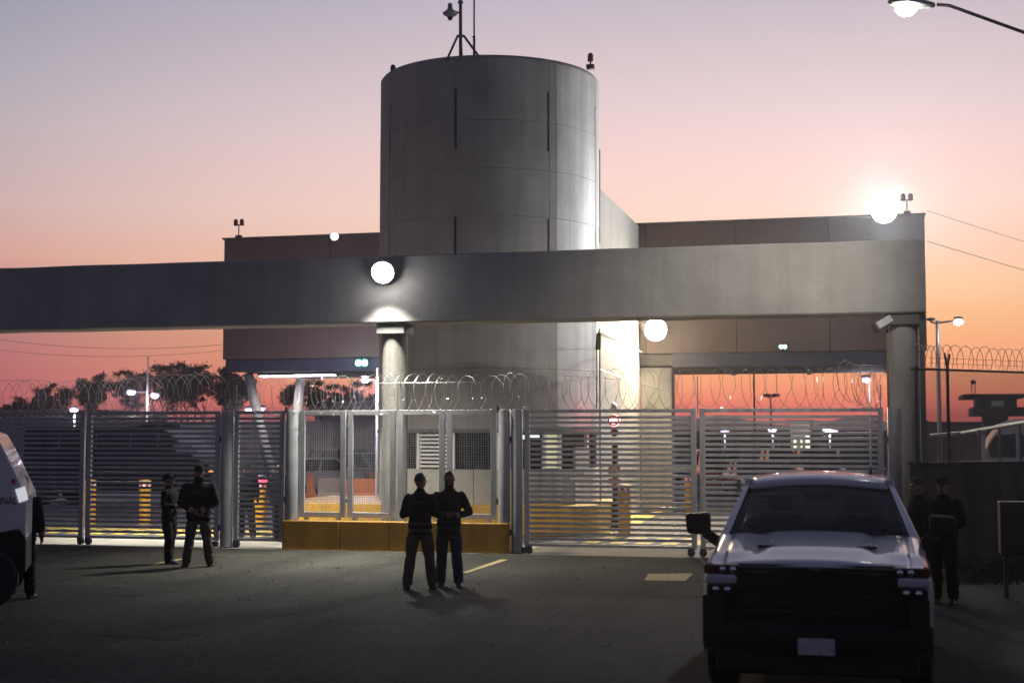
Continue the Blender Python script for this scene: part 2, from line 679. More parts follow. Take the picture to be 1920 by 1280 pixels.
def hill_profile(name, D, px0, px1, prof, thick):
    b = MB()
    n = 160
    front, crest, back = [], [], []
    for i in range(n + 1):
        px = px0 + (px1 - px0) * i / n
        y = prof(px) + 3.0 * noise.noise(Vector((px * 0.02, D * 0.01, 0))) + 1.2 * noise.noise(Vector((px * 0.07, 3, 0)))
        d = ray(px, 820)
        base = CAM + d * D
        top = (820 - y) / F_PX * D + CAM_H
        base.z = -2
        front.append(base - Vector((0, thick, 0)))
        crest.append(Vector((base.x, base.y, top)))
        back.append(base + Vector((0, thick, 0)))
    vs = front + crest + back
    m = n + 1
    fs = [(i, i + 1, m + i + 1, m + i) for i in range(n)] + [(m + i, m + i + 1, 2 * m + i + 1, 2 * m + i) for i in range(n)]
    b.add(vs, fs)
    o = b.build(name, HILL, smooth=True)
    o['kind'] = 'structure'


def bumpf(px, c, w, h):
    return h * math.exp(-((px - c) / w) ** 2)


hill_profile('hills', 800, -900, 3200, lambda p: 812 - bumpf(p, 1350, 60, 30) - bumpf(p, 1265, 40, 26) - bumpf(p, 1610, 75, 32) - bumpf(p, 1450, 90, 14) - bumpf(p, 300, 300, 12) - bumpf(p, 1900, 160, 14) - bumpf(p, 2500, 300, 30), 90)

# ================================================================== entrance beam on columns
BX0, BX1, BY0, BY1, BZ0, BZ1 = -30.0, 1.27, 27.95, 28.75, 4.67, 6.07
beam = thing('entrance_beam', 'long pale concrete beam on round columns spanning above the gates', 'beam', (-9, 28.35, 0))
b = MB()
n = 90
rb = random.Random(5)
top, bot = [], []
rings = []
for i in range(n + 1):
    x = BX0 + (BX1 - BX0) * i / n
    wob = 0.012 * noise.noise(Vector((x * 0.7, 0, 0)))
    wb = 0.014 * noise.noise(Vector((x * 0.8, 9, 0)))
    rings.append([(x, BY0 + .02, BZ0 + wb), (x, BY0, BZ0 + .03 + wb), (x, BY0, BZ1 - .03 + wob), (x, BY0 + .03, BZ1 + wob),
                  (x, BY1 - .03, BZ1 + wob), (x, BY1, BZ1 - .03 + wob), (x, BY1, BZ0 + .03 + wb), (x, BY1 - .02, BZ0 + wb)])
b.loft(rings)
b.build('beam', CONC_B, beam, world=True, angle=30)


def column(root, x, y, z0, z1, r, m, name='column'):
    c = MB().lathe([(r + .03, z0), (r + .03, z0 + .1), (r, z0 + .14), (r, z1)], (x, y, 0), n=28).build(name, m, root, world=True, angle=40)
    return c


xl = px_to_x(740, 28.35)
xr = px_to_x(1696, 28.35)
for x in (xl, xr):
    c = column(beam, x, 28.35, 0.004, BZ0 - 0.22, 0.27, CONC_W if x < -3 else CONC)  # left column given darker concrete to hold down the floodlight on it
    MB().box(x - .3, x + .3, 28.02, 28.68, BZ0 - 0.22, BZ0 + 0.004).build('bearing_block', CONC_D, beam, world=True, bevel=.01)
# spalled repair patch below the floodlight, and the squared pilaster at the right end
pp = [(690, 575), (705, 570), (716, 578), (728, 574), (742, 583), (738, 594), (722, 591), (712, 599), (698, 590)]
MB().add([aty(x, y, BY0 - .004) for x, y in pp] + [aty(x, y, BY0 + .01) for x, y in pp],
         [tuple(range(9))] + [(i, (i + 1) % 9, (i + 1) % 9 + 9, i + 9) for i in range(9)]).build('repair_patch', mat('patch_mortar', (0.36, 0.35, 0.33), .9, var=.2, scale=4, bump=.5, bscale=20), beam, world=True)
MB().box(xr + .30, BX1 - .02, 28.15, 28.6, 0.004, BZ0 + .004).build('pilaster', CONC_D, beam, world=True, bevel=.015)

# ================================================================== bridge building behind
GX0, GX1, GY0, GY1, GZ0, GZ1 = -20.7, 2.0, 44.0, 51.0, 4.90, 8.95
bridge = thing('bridge_building', 'long concrete bridge building crossing behind the round tower', 'building', (-9, 47, 0))
MB().box(GX0 + .06, GX1 - .06, GY0 + .06, GY1 - .06, GZ0 + .05, GZ1 - .15).build('core', VOID, bridge, world=True)
xs = [GX0, -16.9, -13.2, -9.2, -6.4, -3.6, -0.8, GX1]
zs = [GZ0, 6.1, 7.5, GZ1]
g = 0.012
for i in range(len(xs) - 1):
    for j in range(3):
        for (ya, yb) in ((GY0, GY0 + .12), (GY1 - .12, GY1)):
            MB().box(xs[i] + g, xs[i + 1] - g, ya, yb, zs[j] + g, zs[j + 1] - g).build('wall_panel', CONC_P, bridge, world=True, bevel=.008)
for (xa, xb) in ((GX0 - .02, GX0 + .1), (GX1 - .1, GX1 + .02)):
    for j in range(3):
        MB().box(xa, xb, GY0 + .1, GY1 - .1, zs[j] + g, zs[j + 1] - g).build('wall_panel', CONC_P, bridge, world=True, bevel=.008)
MB().box(GX0 - .05, GX1 + .05, GY0 - .05, GY1 + .05, GZ1, GZ1 + .06).build('parapet_cap', CONC_W, bridge, world=True, bevel=.01)
# blue-grey steel edge beams and dark soffit
for (xa, xb) in ((GX0 + .1, -17.2), (-17.19, -12.2), (-5.6, -3.7), (-3.69, -1.4), (-1.39, GX1 - .06)):
    MB().box(xa, xb, GY0 + .03, GY0 + .2, GZ0 - .42, GZ0 - .004).build('edge_beam', BLUE, bridge, world=True, bevel=.006)
MB().box(GX0 + .1, GX1 - .1, GY0 + .22, GY1 - .2, GZ0 - .36, GZ0 - .02).build('soffit', CONC_D, bridge, world=True)
for k in range(9):
    x = GX0 + .8 + k * 2.6
    if -12.4 < x < -6:
        continue
    MB().box(x, x + .14, GY0 + .3, GY1 - .3, GZ0 - .41, GZ0 - .365).build('soffit_rib', BLUE, bridge, world=True)
# leaning V columns at the left end, blue posts at the right end
base = Vector((-19.4, 46.2, 0.1))
for tx in (-20.75, -18.75):
    MB().tube([base + Vector((0.18 if tx > -19.4 else -0.18, 0, 0)), Vector((tx, 46.2, GZ0 - .36))], 0.17, 14).build('leaning_column', mat('pale_column_paint', (.30, .30, .31), .6, var=.15, streak=.3), bridge, world=True, smooth=True)
MB().box(-20.0, -18.8, 45.7, 46.7, 0.002, .12).build('column_footing', CONC_W, bridge, world=True, bevel=.02)
for y in (44.6, 50.2):
    MB().box(1.62, 1.98, y - .18, y + .18, 0.002, GZ0 - .36).build('post', BLUE, bridge, world=True, bevel=.02)
# side wall joining bridge and tower with the pier under it
MB().box(-6.9, -6.6, 36.4, GY0 - .015, 0.002, GZ1 - .02).build('side_wall', CONC, bridge, world=True, bevel=.02)
MB().box(-6.59, -5.62, GY0 + .04, GY0 + .9, 0.002, GZ0 - .43).build('pier', CONC, bridge, world=True, bevel=.02)
for z in (5.0, 7.2):
    MB().box(-6.598, -6.585, 36.6, GY0 - .05, z, z + .03).build('wall_joint', CONC_D, bridge, world=True)
MB().tube([(-6.55, 36.7, 7.4), (-6.55, 36.7, 9.9)], .03, 8).build('drain_pipe', STEEL_D, bridge, world=True)

# ================================================================== round tower
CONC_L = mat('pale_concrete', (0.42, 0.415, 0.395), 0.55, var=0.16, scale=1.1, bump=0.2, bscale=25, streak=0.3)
TX, TY, TR = -9.41, 36.2, 2.90
tower = thing('round_tower', 'tall round concrete tower with narrow slits rising behind the beam', 'tower', (TX, TY, 0))


# angle is measured so that positive is to the right in the picture
def tw2(ang, r, z):
    a = R(ang + 14.6)
    return (TX + r * math.sin(a), TY - r * math.cos(a), z)


def arc_panel(name, a0, a1, z0, z1, r0, r1, m, parent, step=5.0, smooth=True):
    n = max(1, int(abs(a1 - a0) / step))
    rings = []
    for i in range(n + 1):
        a = a0 + (a1 - a0) * i / n
        rings.append([tw2(a, r0, z0), tw2(a, r1, z0), tw2(a, r1, z1), tw2(a, r0, z1)])
    o = MB().loft(rings).build(name, m, parent, world=True, angle=30)
    return o


MB().lathe([(TR - .28, 0.0), (TR - .28, 11.2)], (TX, TY, 0), n=48).build('core', VOID, tower, world=True)
slits = [-62, -17, 30, 70, 115, 160, 205, 250]
seams = [-107, -17, 35, 71, 125, 180, 215]
edges = sorted([s + 360 if s < -107 else s for s in seams])
cuts = sorted(set([(s - .62) for s in slits if s < 253] + [(s + .62) for s in slits if s < 253] + [-107, 35, 72.5, 130, 185, 220, 253]))
zc = [2.5, 3.98, 5.6, 7.72, 8.89, 10.09, 11.64]
slit_z = [(9.38, 10.87), (6.2, 7.70)]
ga = 0.08                               # half joint in degrees
for i in range(len(cuts) - 1):
    a0, a1 = cuts[i], cuts[i + 1]
    narrow = any(abs((a0 + a1) / 2 - s) < 0.3 for s in slits)
    if narrow:
        for z0, z1 in ((2.5, 6.2), (7.70, 9.38), (10.87, 11.64)):
            arc_panel('slit_infill', a0, a1, z0, z1, TR - .2, TR - .006, CONC, tower)
    else:
        l = any(abs(a0 - s - .62) < .01 for s in slits)
        r = any(abs(a1 - s + .62) < .01 for s in slits)
        for j in range(len(zc) - 1):
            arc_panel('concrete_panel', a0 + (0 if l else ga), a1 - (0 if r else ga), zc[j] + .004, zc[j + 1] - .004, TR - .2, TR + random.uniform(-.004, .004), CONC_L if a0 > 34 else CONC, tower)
# rounded rim
MB().lathe([(TR - .35, 11.2), (TR - .02, 11.5), (TR + .0, 11.65), (TR - .06, 11.72), (TR - .32, 11.72), (TR - .36, 11.5)], (TX, TY, 0), n=96).build('rim', CONC, tower, world=True, angle=50)
# tie holes
th = MB()
for a in list(range(38, 72, 11)):
    for z in [x * .42 + 4.1 for x in range(18)]:
        p = Vector(tw2(a, TR - .0, z))
        q = Vector(tw2(a, TR + .006, z))
        th.tube([p, q], .011, 6)
o = th.build('tie_holes', CONC_D, tower, world=True)
o['kind'] = 'stuff'
# base storey: low wall, guard windows, lintel
PANW = mat('booth_wall', (0.42, 0.41, 0.37), .7, var=.12, scale=1.5, streak=.3, bump=.1)
ROOM = mat('booth_room', (0.25, 0.24, 0.22), .8, var=.2)
for a0, a1 in ((-90, -50), (-49.6, -8), (-7.6, 25), (25.4, 62), (62.4, 100), (100.4, 180), (180.4, 269.6)):
    arc_panel('low_wall_panel', a0, a1, 0.0, 1.53, TR - .2, TR - .02, PANW, tower)
arc_panel('lintel', -90, 270, 2.42, 2.5, TR - .15, TR + .03, CONC_D, tower)
arc_panel('back_wall', 95, 265, 1.53, 2.42, TR - .2, TR - .02, PANW, tower)
for a in (-88, -60, -38, -18, 4, 28, 37.5, 60, 93):
    arc_panel('mullion', a - .8, a + .8, 1.53, 2.42, TR - .12, TR - .03, WHITEP, tower)
for a0, a1 in ((-87, -61), (-59, -39), (-17, 3), (5, 27), (38.5, 59), (61, 92)):
    arc_panel('window_pane', a0, a1, 1.55, 2.41, TR - .14, TR - .12, GLASS_D, tower)
for k in range(9):
    z = 1.58 + k * .094
    arc_panel('louvre_slat', -37, -19, z, z + .05, TR - .10, TR - .05, WHITEP, tower)
arc_panel('lit_curtain', 29, 36.6, 1.55, 2.41, TR - .14, TR - .11, glow('booth_curtain', (.75, .72, .45), .45), tower)
arc_panel('notice_board', 46, 58, 1.50, 2.06, TR - .02, TR + .06, mat('notice_panel', (.40, .42, .36), .6), tower)
o = MB().box(-8.0, -7.45, 33.40, 33.42, 2.26, 2.36).build('ceiling_lamp', glow('booth_lamp', (.75, 1, .8), 1.2), tower, world=True)

# yellow island round the tower foot
isl = thing('traffic_island', 'bright yellow painted island wall round the foot of the tower', 'island', (-9.6, 34, 0))
pts = []
ix0, ix1, iy0, iy1, rr = -14.3, -6.05, 32.75, 37.5, 1.1
for cx, cy, a0 in ((ix1 - rr, iy0 + rr, -90), (ix1 - .3, iy1 - .3, 0), (ix0 + .3, iy1 - .3, 90), (ix0 + rr, iy0 + rr, 180)):
    q = rr if cy < 35 else .3
    for k in range(7):
        a = R(a0 + 15 * k)
        pts.append((cx + q * math.cos(a), cy + q * math.sin(a)))
MB().prism(pts, 0.004, 0.70, 'z').build('island_wall', YEL, isl, world=True, bevel=.02)

# ---------------------------------------------------------------- roof gear
mast = thing('camera_mast', 'tall mast with tripod legs and a dome camera on the tower roof', 'mast', (-9.9, 34.6, 11.7))
D0 = 35.4
def rp(px, py, d=D0):
    return atd(px, py, d)
PURP = mat('mast_paint', (.10, .085, .10), .5, var=.2)
MB().tube([rp(863.5, 112), rp(863.5, -60)], .042, 10).build('pole', PURP, mast, world=True)
MB().tube([rp(863.5, 7), rp(863.5, 3)], .07, 10).build('collar', PURP, mast, world=True)
MB().bar(rp(857, 68), rp(871, 68), .05).build('bracket', PURP, mast, world=True)
for x0, x1, dd in ((838, 858, -.2), (902, 870, -.1), (866, 864, 1.4)):
    a = rp(x0, 112, D0 + dd)
    MB().tube([a, rp(x1, 68)], .03, 8).build('leg', PURP, mast, world=True)
dc = rp(844, 25)
cam_b = MB().lathe([(.02, .24), (.055, .24), (.065, .11), (.11, .06), (.19, 0), (.17, -.04), (.09, -.09), (.05, -.10)], dc, n=16).build('dome_camera', mat('camera_grey', (.22, .23, .27), .4), mast, world=True, angle=30)
MB().ball(dc + Vector((0, 0, -.11)), .07, .07, .08).build('dome', GLASS_D, cam_b, smooth=True).location = (0, 0, 0)
cam_b.children[0].data.transform(Matrix.Translation(-Vector(mast.location)))
MB().tube([dc + Vector((.1, 0, .05)), rp(863, 26)], .022, 8).build('arm', PURP, mast, world=True)
wh = thing('whip_antenna', 'thin antenna pole right of the tripod mast on the tower', 'antenna', tuple(rp(889, 110)))
MB().tube([rp(889, 112), rp(889, -60)], .022, 8).build('rod', PURP, wh, world=True)
MB().tube([rp(889, 112), rp(889, 68)], .032, 8).build('sleeve', PURP, wh, world=True)
MB().bar(rp(884, 69.5), rp(889, 69.5), .02).build('clip', PURP, wh, world=True)

LRED = mat('beacon_red', (.18, .02, .025), .25, var=.1)


def beacon(px, ytop, ybase, d, label, twin=True):
    base = atd(px, ybase, d)
    t = thing('obstruction_beacon', label, 'beacon', tuple(base), group='red beacons on the roofs')
    h = (ybase - ytop) / F_PX * d
    MB().box(-.09, .09, -.06, .06, -.02, .10).build('base_box', STEEL_D, t, bevel=.01)
    if h > .3:
        MB().tube([(0, 0, .05), (0, 0, h - .12)], .018, 8).build('stem', STEEL_D, t)
    xs = (-.09, .09) if twin else (0,)
    if twin:
        MB().bar((-.11, 0, h - .14), (.11, 0, h - .14), .03).build('crossbar', STEEL_D, t)
    for x in xs:
        MB().lathe([(.055, h - .13), (.06, h - .10), (.055, h - .09), (.062, h), (.05, h + .05), (.02, h + .07)], (x, 0, 0), n=12).build('lamp', LRED, t, angle=40)
    return t


def on_roof(px, Y):
    return aty(px, 800, Y).x


def beacon_at(px, ytop, Y, z, label, twin=True):
    p = aty(px, ytop, Y)
    base_px_y = 0
    t = thing('obstruction_beacon', label, 'beacon', (p.x, Y, z), group='red beacons on the roofs')
    h = p.z - z - .07
    if h > .25:
        MB().box(-.1, .1, -.07, .07, 0, .12).build('base_box', STEEL_D, t, bevel=.01)
        MB().tube([(0.0, 0, .1), (0.0, 0, h - .11)], .02, 8).build('stem', STEEL_D, t)
    xs = (-.11, .11) if twin else (0,)
    if twin:
        MB().bar((-.13, 0, h - .13), (.13, 0, h - .13), .035).build('crossbar', STEEL_D, t)
    for x in xs:
        MB().lathe([(.06, max(0, h - .15)), (.085, max(.01, h - .12)), (.07, max(.02, h - .09)), (.075, h), (.06, h + .05), (.025, h + .075)], (x, 0, 0), n=12).build('lamp', LRED, t, angle=40)


beacon_at(448, 411, 44.3, GZ1 + .06, 'twin red beacon at the left end of the bridge roof')
beacon_at(1700, 363, 44.3, GZ1 + .06, 'twin red beacon at the right end of the bridge roof')
beacon_at(1107, 100, 35.4, 11.72, 'single red beacon on a stem at the right of the tower rim', False)
beacon_at(737, 122, 34.9, 11.72, 'small red beacon low on the left of the tower rim', False)

# ================================================================== floodlights
WHITEL = (1.0, 0.97, 0.86)


def floodlight(name, label, p, aim, w, em, power, col, group=None, stem=True, spread=180, lit=True, bowl=.05):
    t = thing(name, label, 'floodlight', tuple(p), group=group)
    d = Vector(aim).normalized()
    q = d.to_track_quat('-Z', 'Y')
    M = q.to_matrix().to_4x4()
    def bx(x0, x1, y0, y1, z0, z1, name, m, bevel=.01):
        bb = MB().box(x0, x1, y0, y1, z0, z1)
        bb.v = [M @ v for v in bb.v]
        return bb.build(name, m, t, bevel=bevel)
    def lt(prof, name, m, ang):
        bb = MB().lathe(prof, n=28)
        bb.v = [M @ v for v in bb.v]
        return bb.build(name, m, t, angle=ang)
    lt([(w * .25, .16), (w * .5, .10), (w * .56, .0), (w * .56, -.03)], 'housing', STEEL_D, 40)
    lt([(w * .54, -.032), (w * .5, -.032 - bowl * .4), (w * .3, -.032 - bowl * .85), (.02, -.032 - bowl)], 'lens', em, 60)
    if stem:
        MB().bar(M @ Vector((0, 0, .14)), M @ Vector((0, 0, .26)), .08).build('bracket', STEEL_D, t)
    if lit:
        l = area_light('lamp_light', t, M @ Vector((0, 0, -.06 - bowl)), d, power, w, col, spread=spread)
    return t
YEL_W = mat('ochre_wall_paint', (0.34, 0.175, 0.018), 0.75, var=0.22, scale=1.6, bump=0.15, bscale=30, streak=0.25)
CONC_R = mat('dark_wall_concrete', (.075, .07, .06), .92, var=.35, scale=1.4, bump=.35, bscale=20, streak=.45)  # darker streaked concrete for the right-hand wall

# ================================================================== gate line
GY = 27.78
ZT = 2.86


def gx(px):
    return px_to_x(px, GY)


SLAT_PITCH, SLAT_H = 0.1045, 0.055


def slat_gate(label, xa, xb, wheels, cat='gate', name='sliding_gate', group='slatted steel gates'):
    t = thing(name, label, cat, ((xa + xb) / 2, GY, 0.0), group=group)
    w = xb - xa
    st = 0.10
    for s in (-1, 1):
        c = s * (w / 2 - st / 2)
        MB().box(c - st / 2, c + st / 2, -.04, .04, .14, ZT).build('stile', STEEL, t, bevel=.006)
    MB().box(-w / 2 + st, w / 2 - st, -.038, .038, .15, .205).build('bottom_rail', STEEL, t, bevel=.006)
    MB().box(-w / 2 + st, w / 2 - st, -.038, .038, ZT - .07, ZT - .002).build('top_rail', STEEL, t, bevel=.006)
    me = MB().box(-w / 2 + st, w / 2 - st, -.012, .012, -SLAT_H / 2, SLAT_H / 2).mesh('slat', STEEL)
    z = .295
    while z < ZT - .09:
        o = link('slat', me, t)
        o.location = (random.uniform(-.002, .002), random.uniform(-.004, .004), z + random.uniform(-.004, .004))
        o.rotation_euler = (random.uniform(-.06, .06), random.uniform(-.0012, .0012), 0)
        z += SLAT_PITCH
    # a middle mullion behind the slats for stiffness
    for x in wheels:
        wl = MB().lathe([(.03, -.03), (.075, -.03), (.075, -.012), (.06, -.008), (.06, .008), (.075, .012), (.075, .03), (.03, .03)], (x, 0, .08), 'y', 16).build('wheel', STEEL_D, t, angle=40)
        MB().hexa([(x - .05, -.05, .07), (x + .05, -.05, .07), (x + .05, .05, .07), (x - .05, .05, .07)],
                  [(x - .06, -.05, .16), (x + .06, -.05, .16), (x + .06, .05, .16), (x - .06, .05, .16)]).build('wheel_fork', STEEL_D, t)
    return t


g1 = slat_gate('slatted steel gate leaf cut off by the left edge of the picture', gx(-230), gx(160), [gx(157) - (gx(-230) + gx(160)) / 2 - .02])
g2 = slat_gate('slatted steel gate leaf in front of the dark armoured truck', gx(165), gx(413), [-(gx(413) - gx(165)) / 2 + .06])
g3 = slat_gate('narrow slatted pedestrian gate left of the yellow wall', gx(441), gx(534), [-.5], name='pedestrian_gate')
g4 = slat_gate('slatted steel gate leaf right of the mesh panels', gx(984), gx(1305), [1.6, -1.63])
g5 = slat_gate('slatted steel gate leaf behind the pickup truck', gx(1312), gx(1656), [-1.68, 1.6])
# latch gear at the foot of the gates
for t, x in ((g2, (gx(413) - gx(165)) / 2 - .12), (g4, -(gx(1305) - gx(984)) / 2 + .05)):
    MB().box(x - .14, x + .1, -.06, .06, .02, .13).build('roller_bracket', STEEL_D, t, bevel=.01)
# handle plate on the leaf meeting stiles
MB().box(-.98 - .02, -.98 + .04, -.07, -.03, 1.3, 1.5).build('lock_plate', STEEL_D, g5)

POSTM = mat('grey_post_paint', (0.30, 0.305, 0.315), 0.42, var=0.14, scale=2.5, streak=.3, bump=.05)


def post(px0, px1, label, z0=0.004, dy=0.0, ztop=ZT):
    xa, xb = gx(px0), gx(px1)
    r = (xb - xa) / 2
    t = thing('gate_post', label, 'post', ((xa + xb) / 2, GY + dy, z0), group='round steel gate posts')
    MB().lathe([(r, 0), (r, ztop - z0 - .02), (r * .9, ztop - z0), (.02, ztop - z0 + .012)], n=24).build('pipe', POSTM, t, angle=40)
    for z in (.35, 2.2):
        MB().box(-.03 - r, .03 - r, -.05, .05, z, z + .12).build('hinge', STEEL_D, t)
    if z0 < .1:
        MB().lathe([(r + .03, 0), (r + .03, .02), (r, .03)], n=20).build('base_flange', STEEL_D, t, angle=40)


post(416, 438, 'round steel post between slatted gate and pedestrian gate')
post(538, 561, 'round steel post at the left end of the mesh panels', 0.61)
post(935, 957, 'round steel post standing on the right end of the yellow wall', 0.61)
post(959, 980, 'round steel post on the ground right of the yellow wall')
post(1664, 1690, 'round steel post by the concrete column at the right gate')

# ---------------------------------------------------------------- low yellow wall
yw = thing('low_yellow_wall', 'low ochre yellow wall carrying the mesh panels', 'wall', ((gx(537) + gx(957)) / 2, GY, 0.004))
ya, yb = gx(537), gx(957)
segs = [ya, gx(644), gx(737), gx(845), yb]
for i in range(4):
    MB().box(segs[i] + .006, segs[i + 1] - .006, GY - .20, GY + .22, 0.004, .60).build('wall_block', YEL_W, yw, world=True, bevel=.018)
MB().box(ya + .02, yb - .02, GY - .18, GY + .2, 0.004, .585).build('core', CONC_D, yw, world=True)


# ---------------------------------------------------------------- welded mesh panels
def mesh_panel(px0, px1, label):
    xa, xb = gx(px0), gx(px1)
    t = thing('mesh_panel', label, 'panel', ((xa + xb) / 2, GY, .61), group='welded mesh panels on the yellow wall')
    w = xb - xa
    z0, z1 = .66 - .61, ZT - .61
    st = .115
    for s in (-1, 1):
        c = s * (w / 2 - st / 2)
        MB().box(c - st / 2, c + st / 2, -.035, .035, z0, z1).build('stile', STEEL, t, bevel=.006)
        MB().box(c * .78 - .05, c * .78 + .05, -.03, .03, -.012, z0 + .002).build('foot', STEEL, t)
    MB().box(-w / 2 + st, w / 2 - st, -.033, .033, z0, z0 + .11).build('bottom_rail', STEEL, t, bevel=.006)
    MB().box(-w / 2 + st, w / 2 - st, -.033, .033, z1 - .10, z1).build('top_rail', STEEL, t, bevel=.006)
    for z in (.35, 1.9):
        MB().box(-w / 2 - .035, -w / 2 + .005, -.03, .03, z, z + .09).build('hinge', STEEL, t)
    b = MB()
    x = -w / 2 + st
    while x < w / 2 - st:
        b.bar((x, 0, z0 + .1), (x, 0, z1 - .09), .0045)
        x += .05
    z = z0 + .12
    while z < z1 - .1:
        b.bar((-w / 2 + st, .004, z), (w / 2 - st, .004, z), .0045)
        z += .05
    o = b.build('wire_mesh', STEEL, t)
    o['kind'] = 'stuff'


for p0, p1, l in ((563, 649, 'mesh panel nearest the pedestrian gate'), (653, 742, 'mesh panel in front of the orange barriers'),
                  (747, 834, 'mesh panel behind the man with crossed arms'), (838, 931, 'mesh panel behind the masked man')):
    mesh_panel(p0, p1, l)


# ---------------------------------------------------------------- razor wire coils
def coil(label, pts, r, pitch, seed, wire_r=.0043, sup=(), squash=1.0, strand=None):
    """coil of razor wire along a polyline of centre points"""
    rn = random.Random(seed)
    t = thing('razor_wire', label, 'razor wire', tuple(pts[0]), group='coils of razor wire')
    P = [Vector(p) for p in pts]
    L = [0]
    for i in range(len(P) - 1):
        L.append(L[-1] + (P[i + 1] - P[i]).length)

    def at(s):
        for i in range(len(P) - 1):
            if s <= L[i + 1] or i == len(P) - 2:
                k = (s - L[i]) / max(1e-6, L[i + 1] - L[i])
                return P[i].lerp(P[i + 1], k), (P[i + 1] - P[i]).normalized()
    b = MB()
    n = 22
    s = 0.0
    path = []
    barbs = []
    jr, jx = 1.0, 0.0
    while s < L[-1]:
        tr, tx = rn.uniform(.84, 1.06), rn.uniform(-.14, .14)
        loc_p = pitch * rn.uniform(.6, 1.45)
        wv = r * rn.uniform(.22, .5)
        for k in range(n):
            u = k / n
            a = 2 * PI * u
            c, d = at(min(L[-1], s + loc_p * u))
            side = Vector((-d.y, d.x, 0))
            rr = r * (jr + (tr - jr) * u)
            off = (jx + (tx - jx) * u) * .5 + wv * math.cos(a)
            p = c + side * (math.cos(a) * rr * squash) + Vector((0, 0, math.sin(a) * rr)) + d * off
            path.append(p)
            if k % 3 == 0:
                barbs.append((p, Vector((rn.uniform(-1, 1), rn.uniform(-1, 1), rn.uniform(-1, 1))).normalized()))
        jr, jx = tr, tx
        s += loc_p
    b.tube(path, wire_r, 4, caps=False)
    for p, d in barbs:
        q = d.orthogonal().normalized()
        b.add([p - d * .028, p + q * .008, p + d * .028, p - q * .008], [(0, 1, 2, 3)])
    b.build('coil', WIRE, t, world=True)
    for x, y, z0, z1 in sup:
        MB().tube([(x, y, z0), (x, y, z1)], .012, 6).build('support_rod', GALV, t, world=True)
    if strand:
        MB().tube(strand, .0025, 4).build('strand', GALV, t, world=True)
    return t


zc0 = 3.15
yc = GY + .05
coil('razor wire coil above the leftmost gate leaf', [(gx(-200), yc, zc0 - .02), (gx(160), yc, zc0 - .02), (gx(300), yc, zc0 + .03)], .42, .20, 1)
coil('bunched razor wire coil above the armoured truck', [(gx(200), yc + .04, zc0), (gx(330), yc, zc0 + .08), (gx(405), yc, zc0 + .06)], .46, .17, 2)
coil('razor wire coil over pedestrian gate and mesh panels', [(gx(440), yc, zc0), (gx(560), yc, zc0 - .0), (gx(980), yc, zc0 + .05)], .42, .20, 3,
     sup=[(gx(744), yc, ZT - .1, 3.45), (gx(441), yc, ZT - .1, 3.4), (gx(982), yc, ZT - .1, 3.5)], strand=[(gx(700), yc, 3.42), (gx(982), yc, 3.42)])
coil('razor wire coil above the right gate leaves', [(gx(985), yc, zc0 + .06), (gx(1300), yc, zc0 + .1), (gx(1640), yc, zc0 + .07)], .42, .20, 4,
     sup=[(gx(1308), yc, ZT - .1, 3.5), (gx(1652), yc, ZT - .1, 3.3)], strand=[(gx(1030), yc, 3.55), (gx(1280), yc, 3.35)])
coil('tangled razor wire sagging beside the right concrete column', [(gx(1590), yc - .05, zc0 + .22), (gx(1640), yc - .1, zc0 + .05), (gx(1668), yc - .12, zc0 - .12)], .40, .12, 9)

# ================================================================== right-hand wall with chain-link fence
WA, WB = Vector((1.02, 27.2, 0)), Vector((6.6, 32.6, 0))
wd = (WB - WA).normalized()
wn_ = Vector((wd.y, -wd.x, 0))          # towards the camera
WLEN = (WB - WA).length
rw = thing('concrete_wall', 'dark weathered concrete wall right of the pickup under the chain-link fence', 'wall', tuple(WA))


def wl(s, off, z):
    return WA + wd * s - wn_ * (-off) + Vector((0, 0, z))


s = 0
while s < WLEN - .1:
    e = min(WLEN, s + 1.5)
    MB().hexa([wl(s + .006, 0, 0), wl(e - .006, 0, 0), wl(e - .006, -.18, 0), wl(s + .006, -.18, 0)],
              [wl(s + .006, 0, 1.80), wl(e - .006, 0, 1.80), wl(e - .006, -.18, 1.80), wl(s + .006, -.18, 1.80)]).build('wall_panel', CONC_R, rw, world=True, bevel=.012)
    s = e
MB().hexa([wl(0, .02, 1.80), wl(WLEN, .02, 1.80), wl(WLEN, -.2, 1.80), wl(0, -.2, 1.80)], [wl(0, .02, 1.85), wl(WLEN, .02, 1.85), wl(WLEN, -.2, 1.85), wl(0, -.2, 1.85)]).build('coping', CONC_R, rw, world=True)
cf = thing('chain_link_fence', 'chain-link fence with barbed arms on top of the dark wall', 'fence', tuple(WA + Vector((0, 0, 1.85))))
FZ0, FZ1 = 1.86, 3.57
for s in (.12, .95, 3.6, 6.2):
    MB().tube([wl(s, -.09, 1.85), wl(s, -.09, FZ1 + .05)], .03, 8).build('post', STEEL_D, cf, world=True)
    if s > .5:
        for sg in (-1, 1):
            MB().bar(wl(s, -.09, FZ1 + .04), wl(s + sg * .2, -.09 - sg * .12, FZ1 + .30), .035).build('barb_arm', STEEL_D, cf, world=True)
MB().tube([wl(.0, -.09, FZ1), wl(WLEN, -.09, FZ1)], .022, 8).build('top_rail', STEEL_D, cf, world=True)
for z in (FZ1 + .12, FZ1 + .22):
    MB().tube([wl(.5, -.13, z), wl(WLEN, -.13, z)], .004, 4).build('barbed_strand', CHAIN, cf, world=True)
b = MB()
H_ = FZ1 - FZ0
P_ = .062
k = -int(H_ / P_) - 1
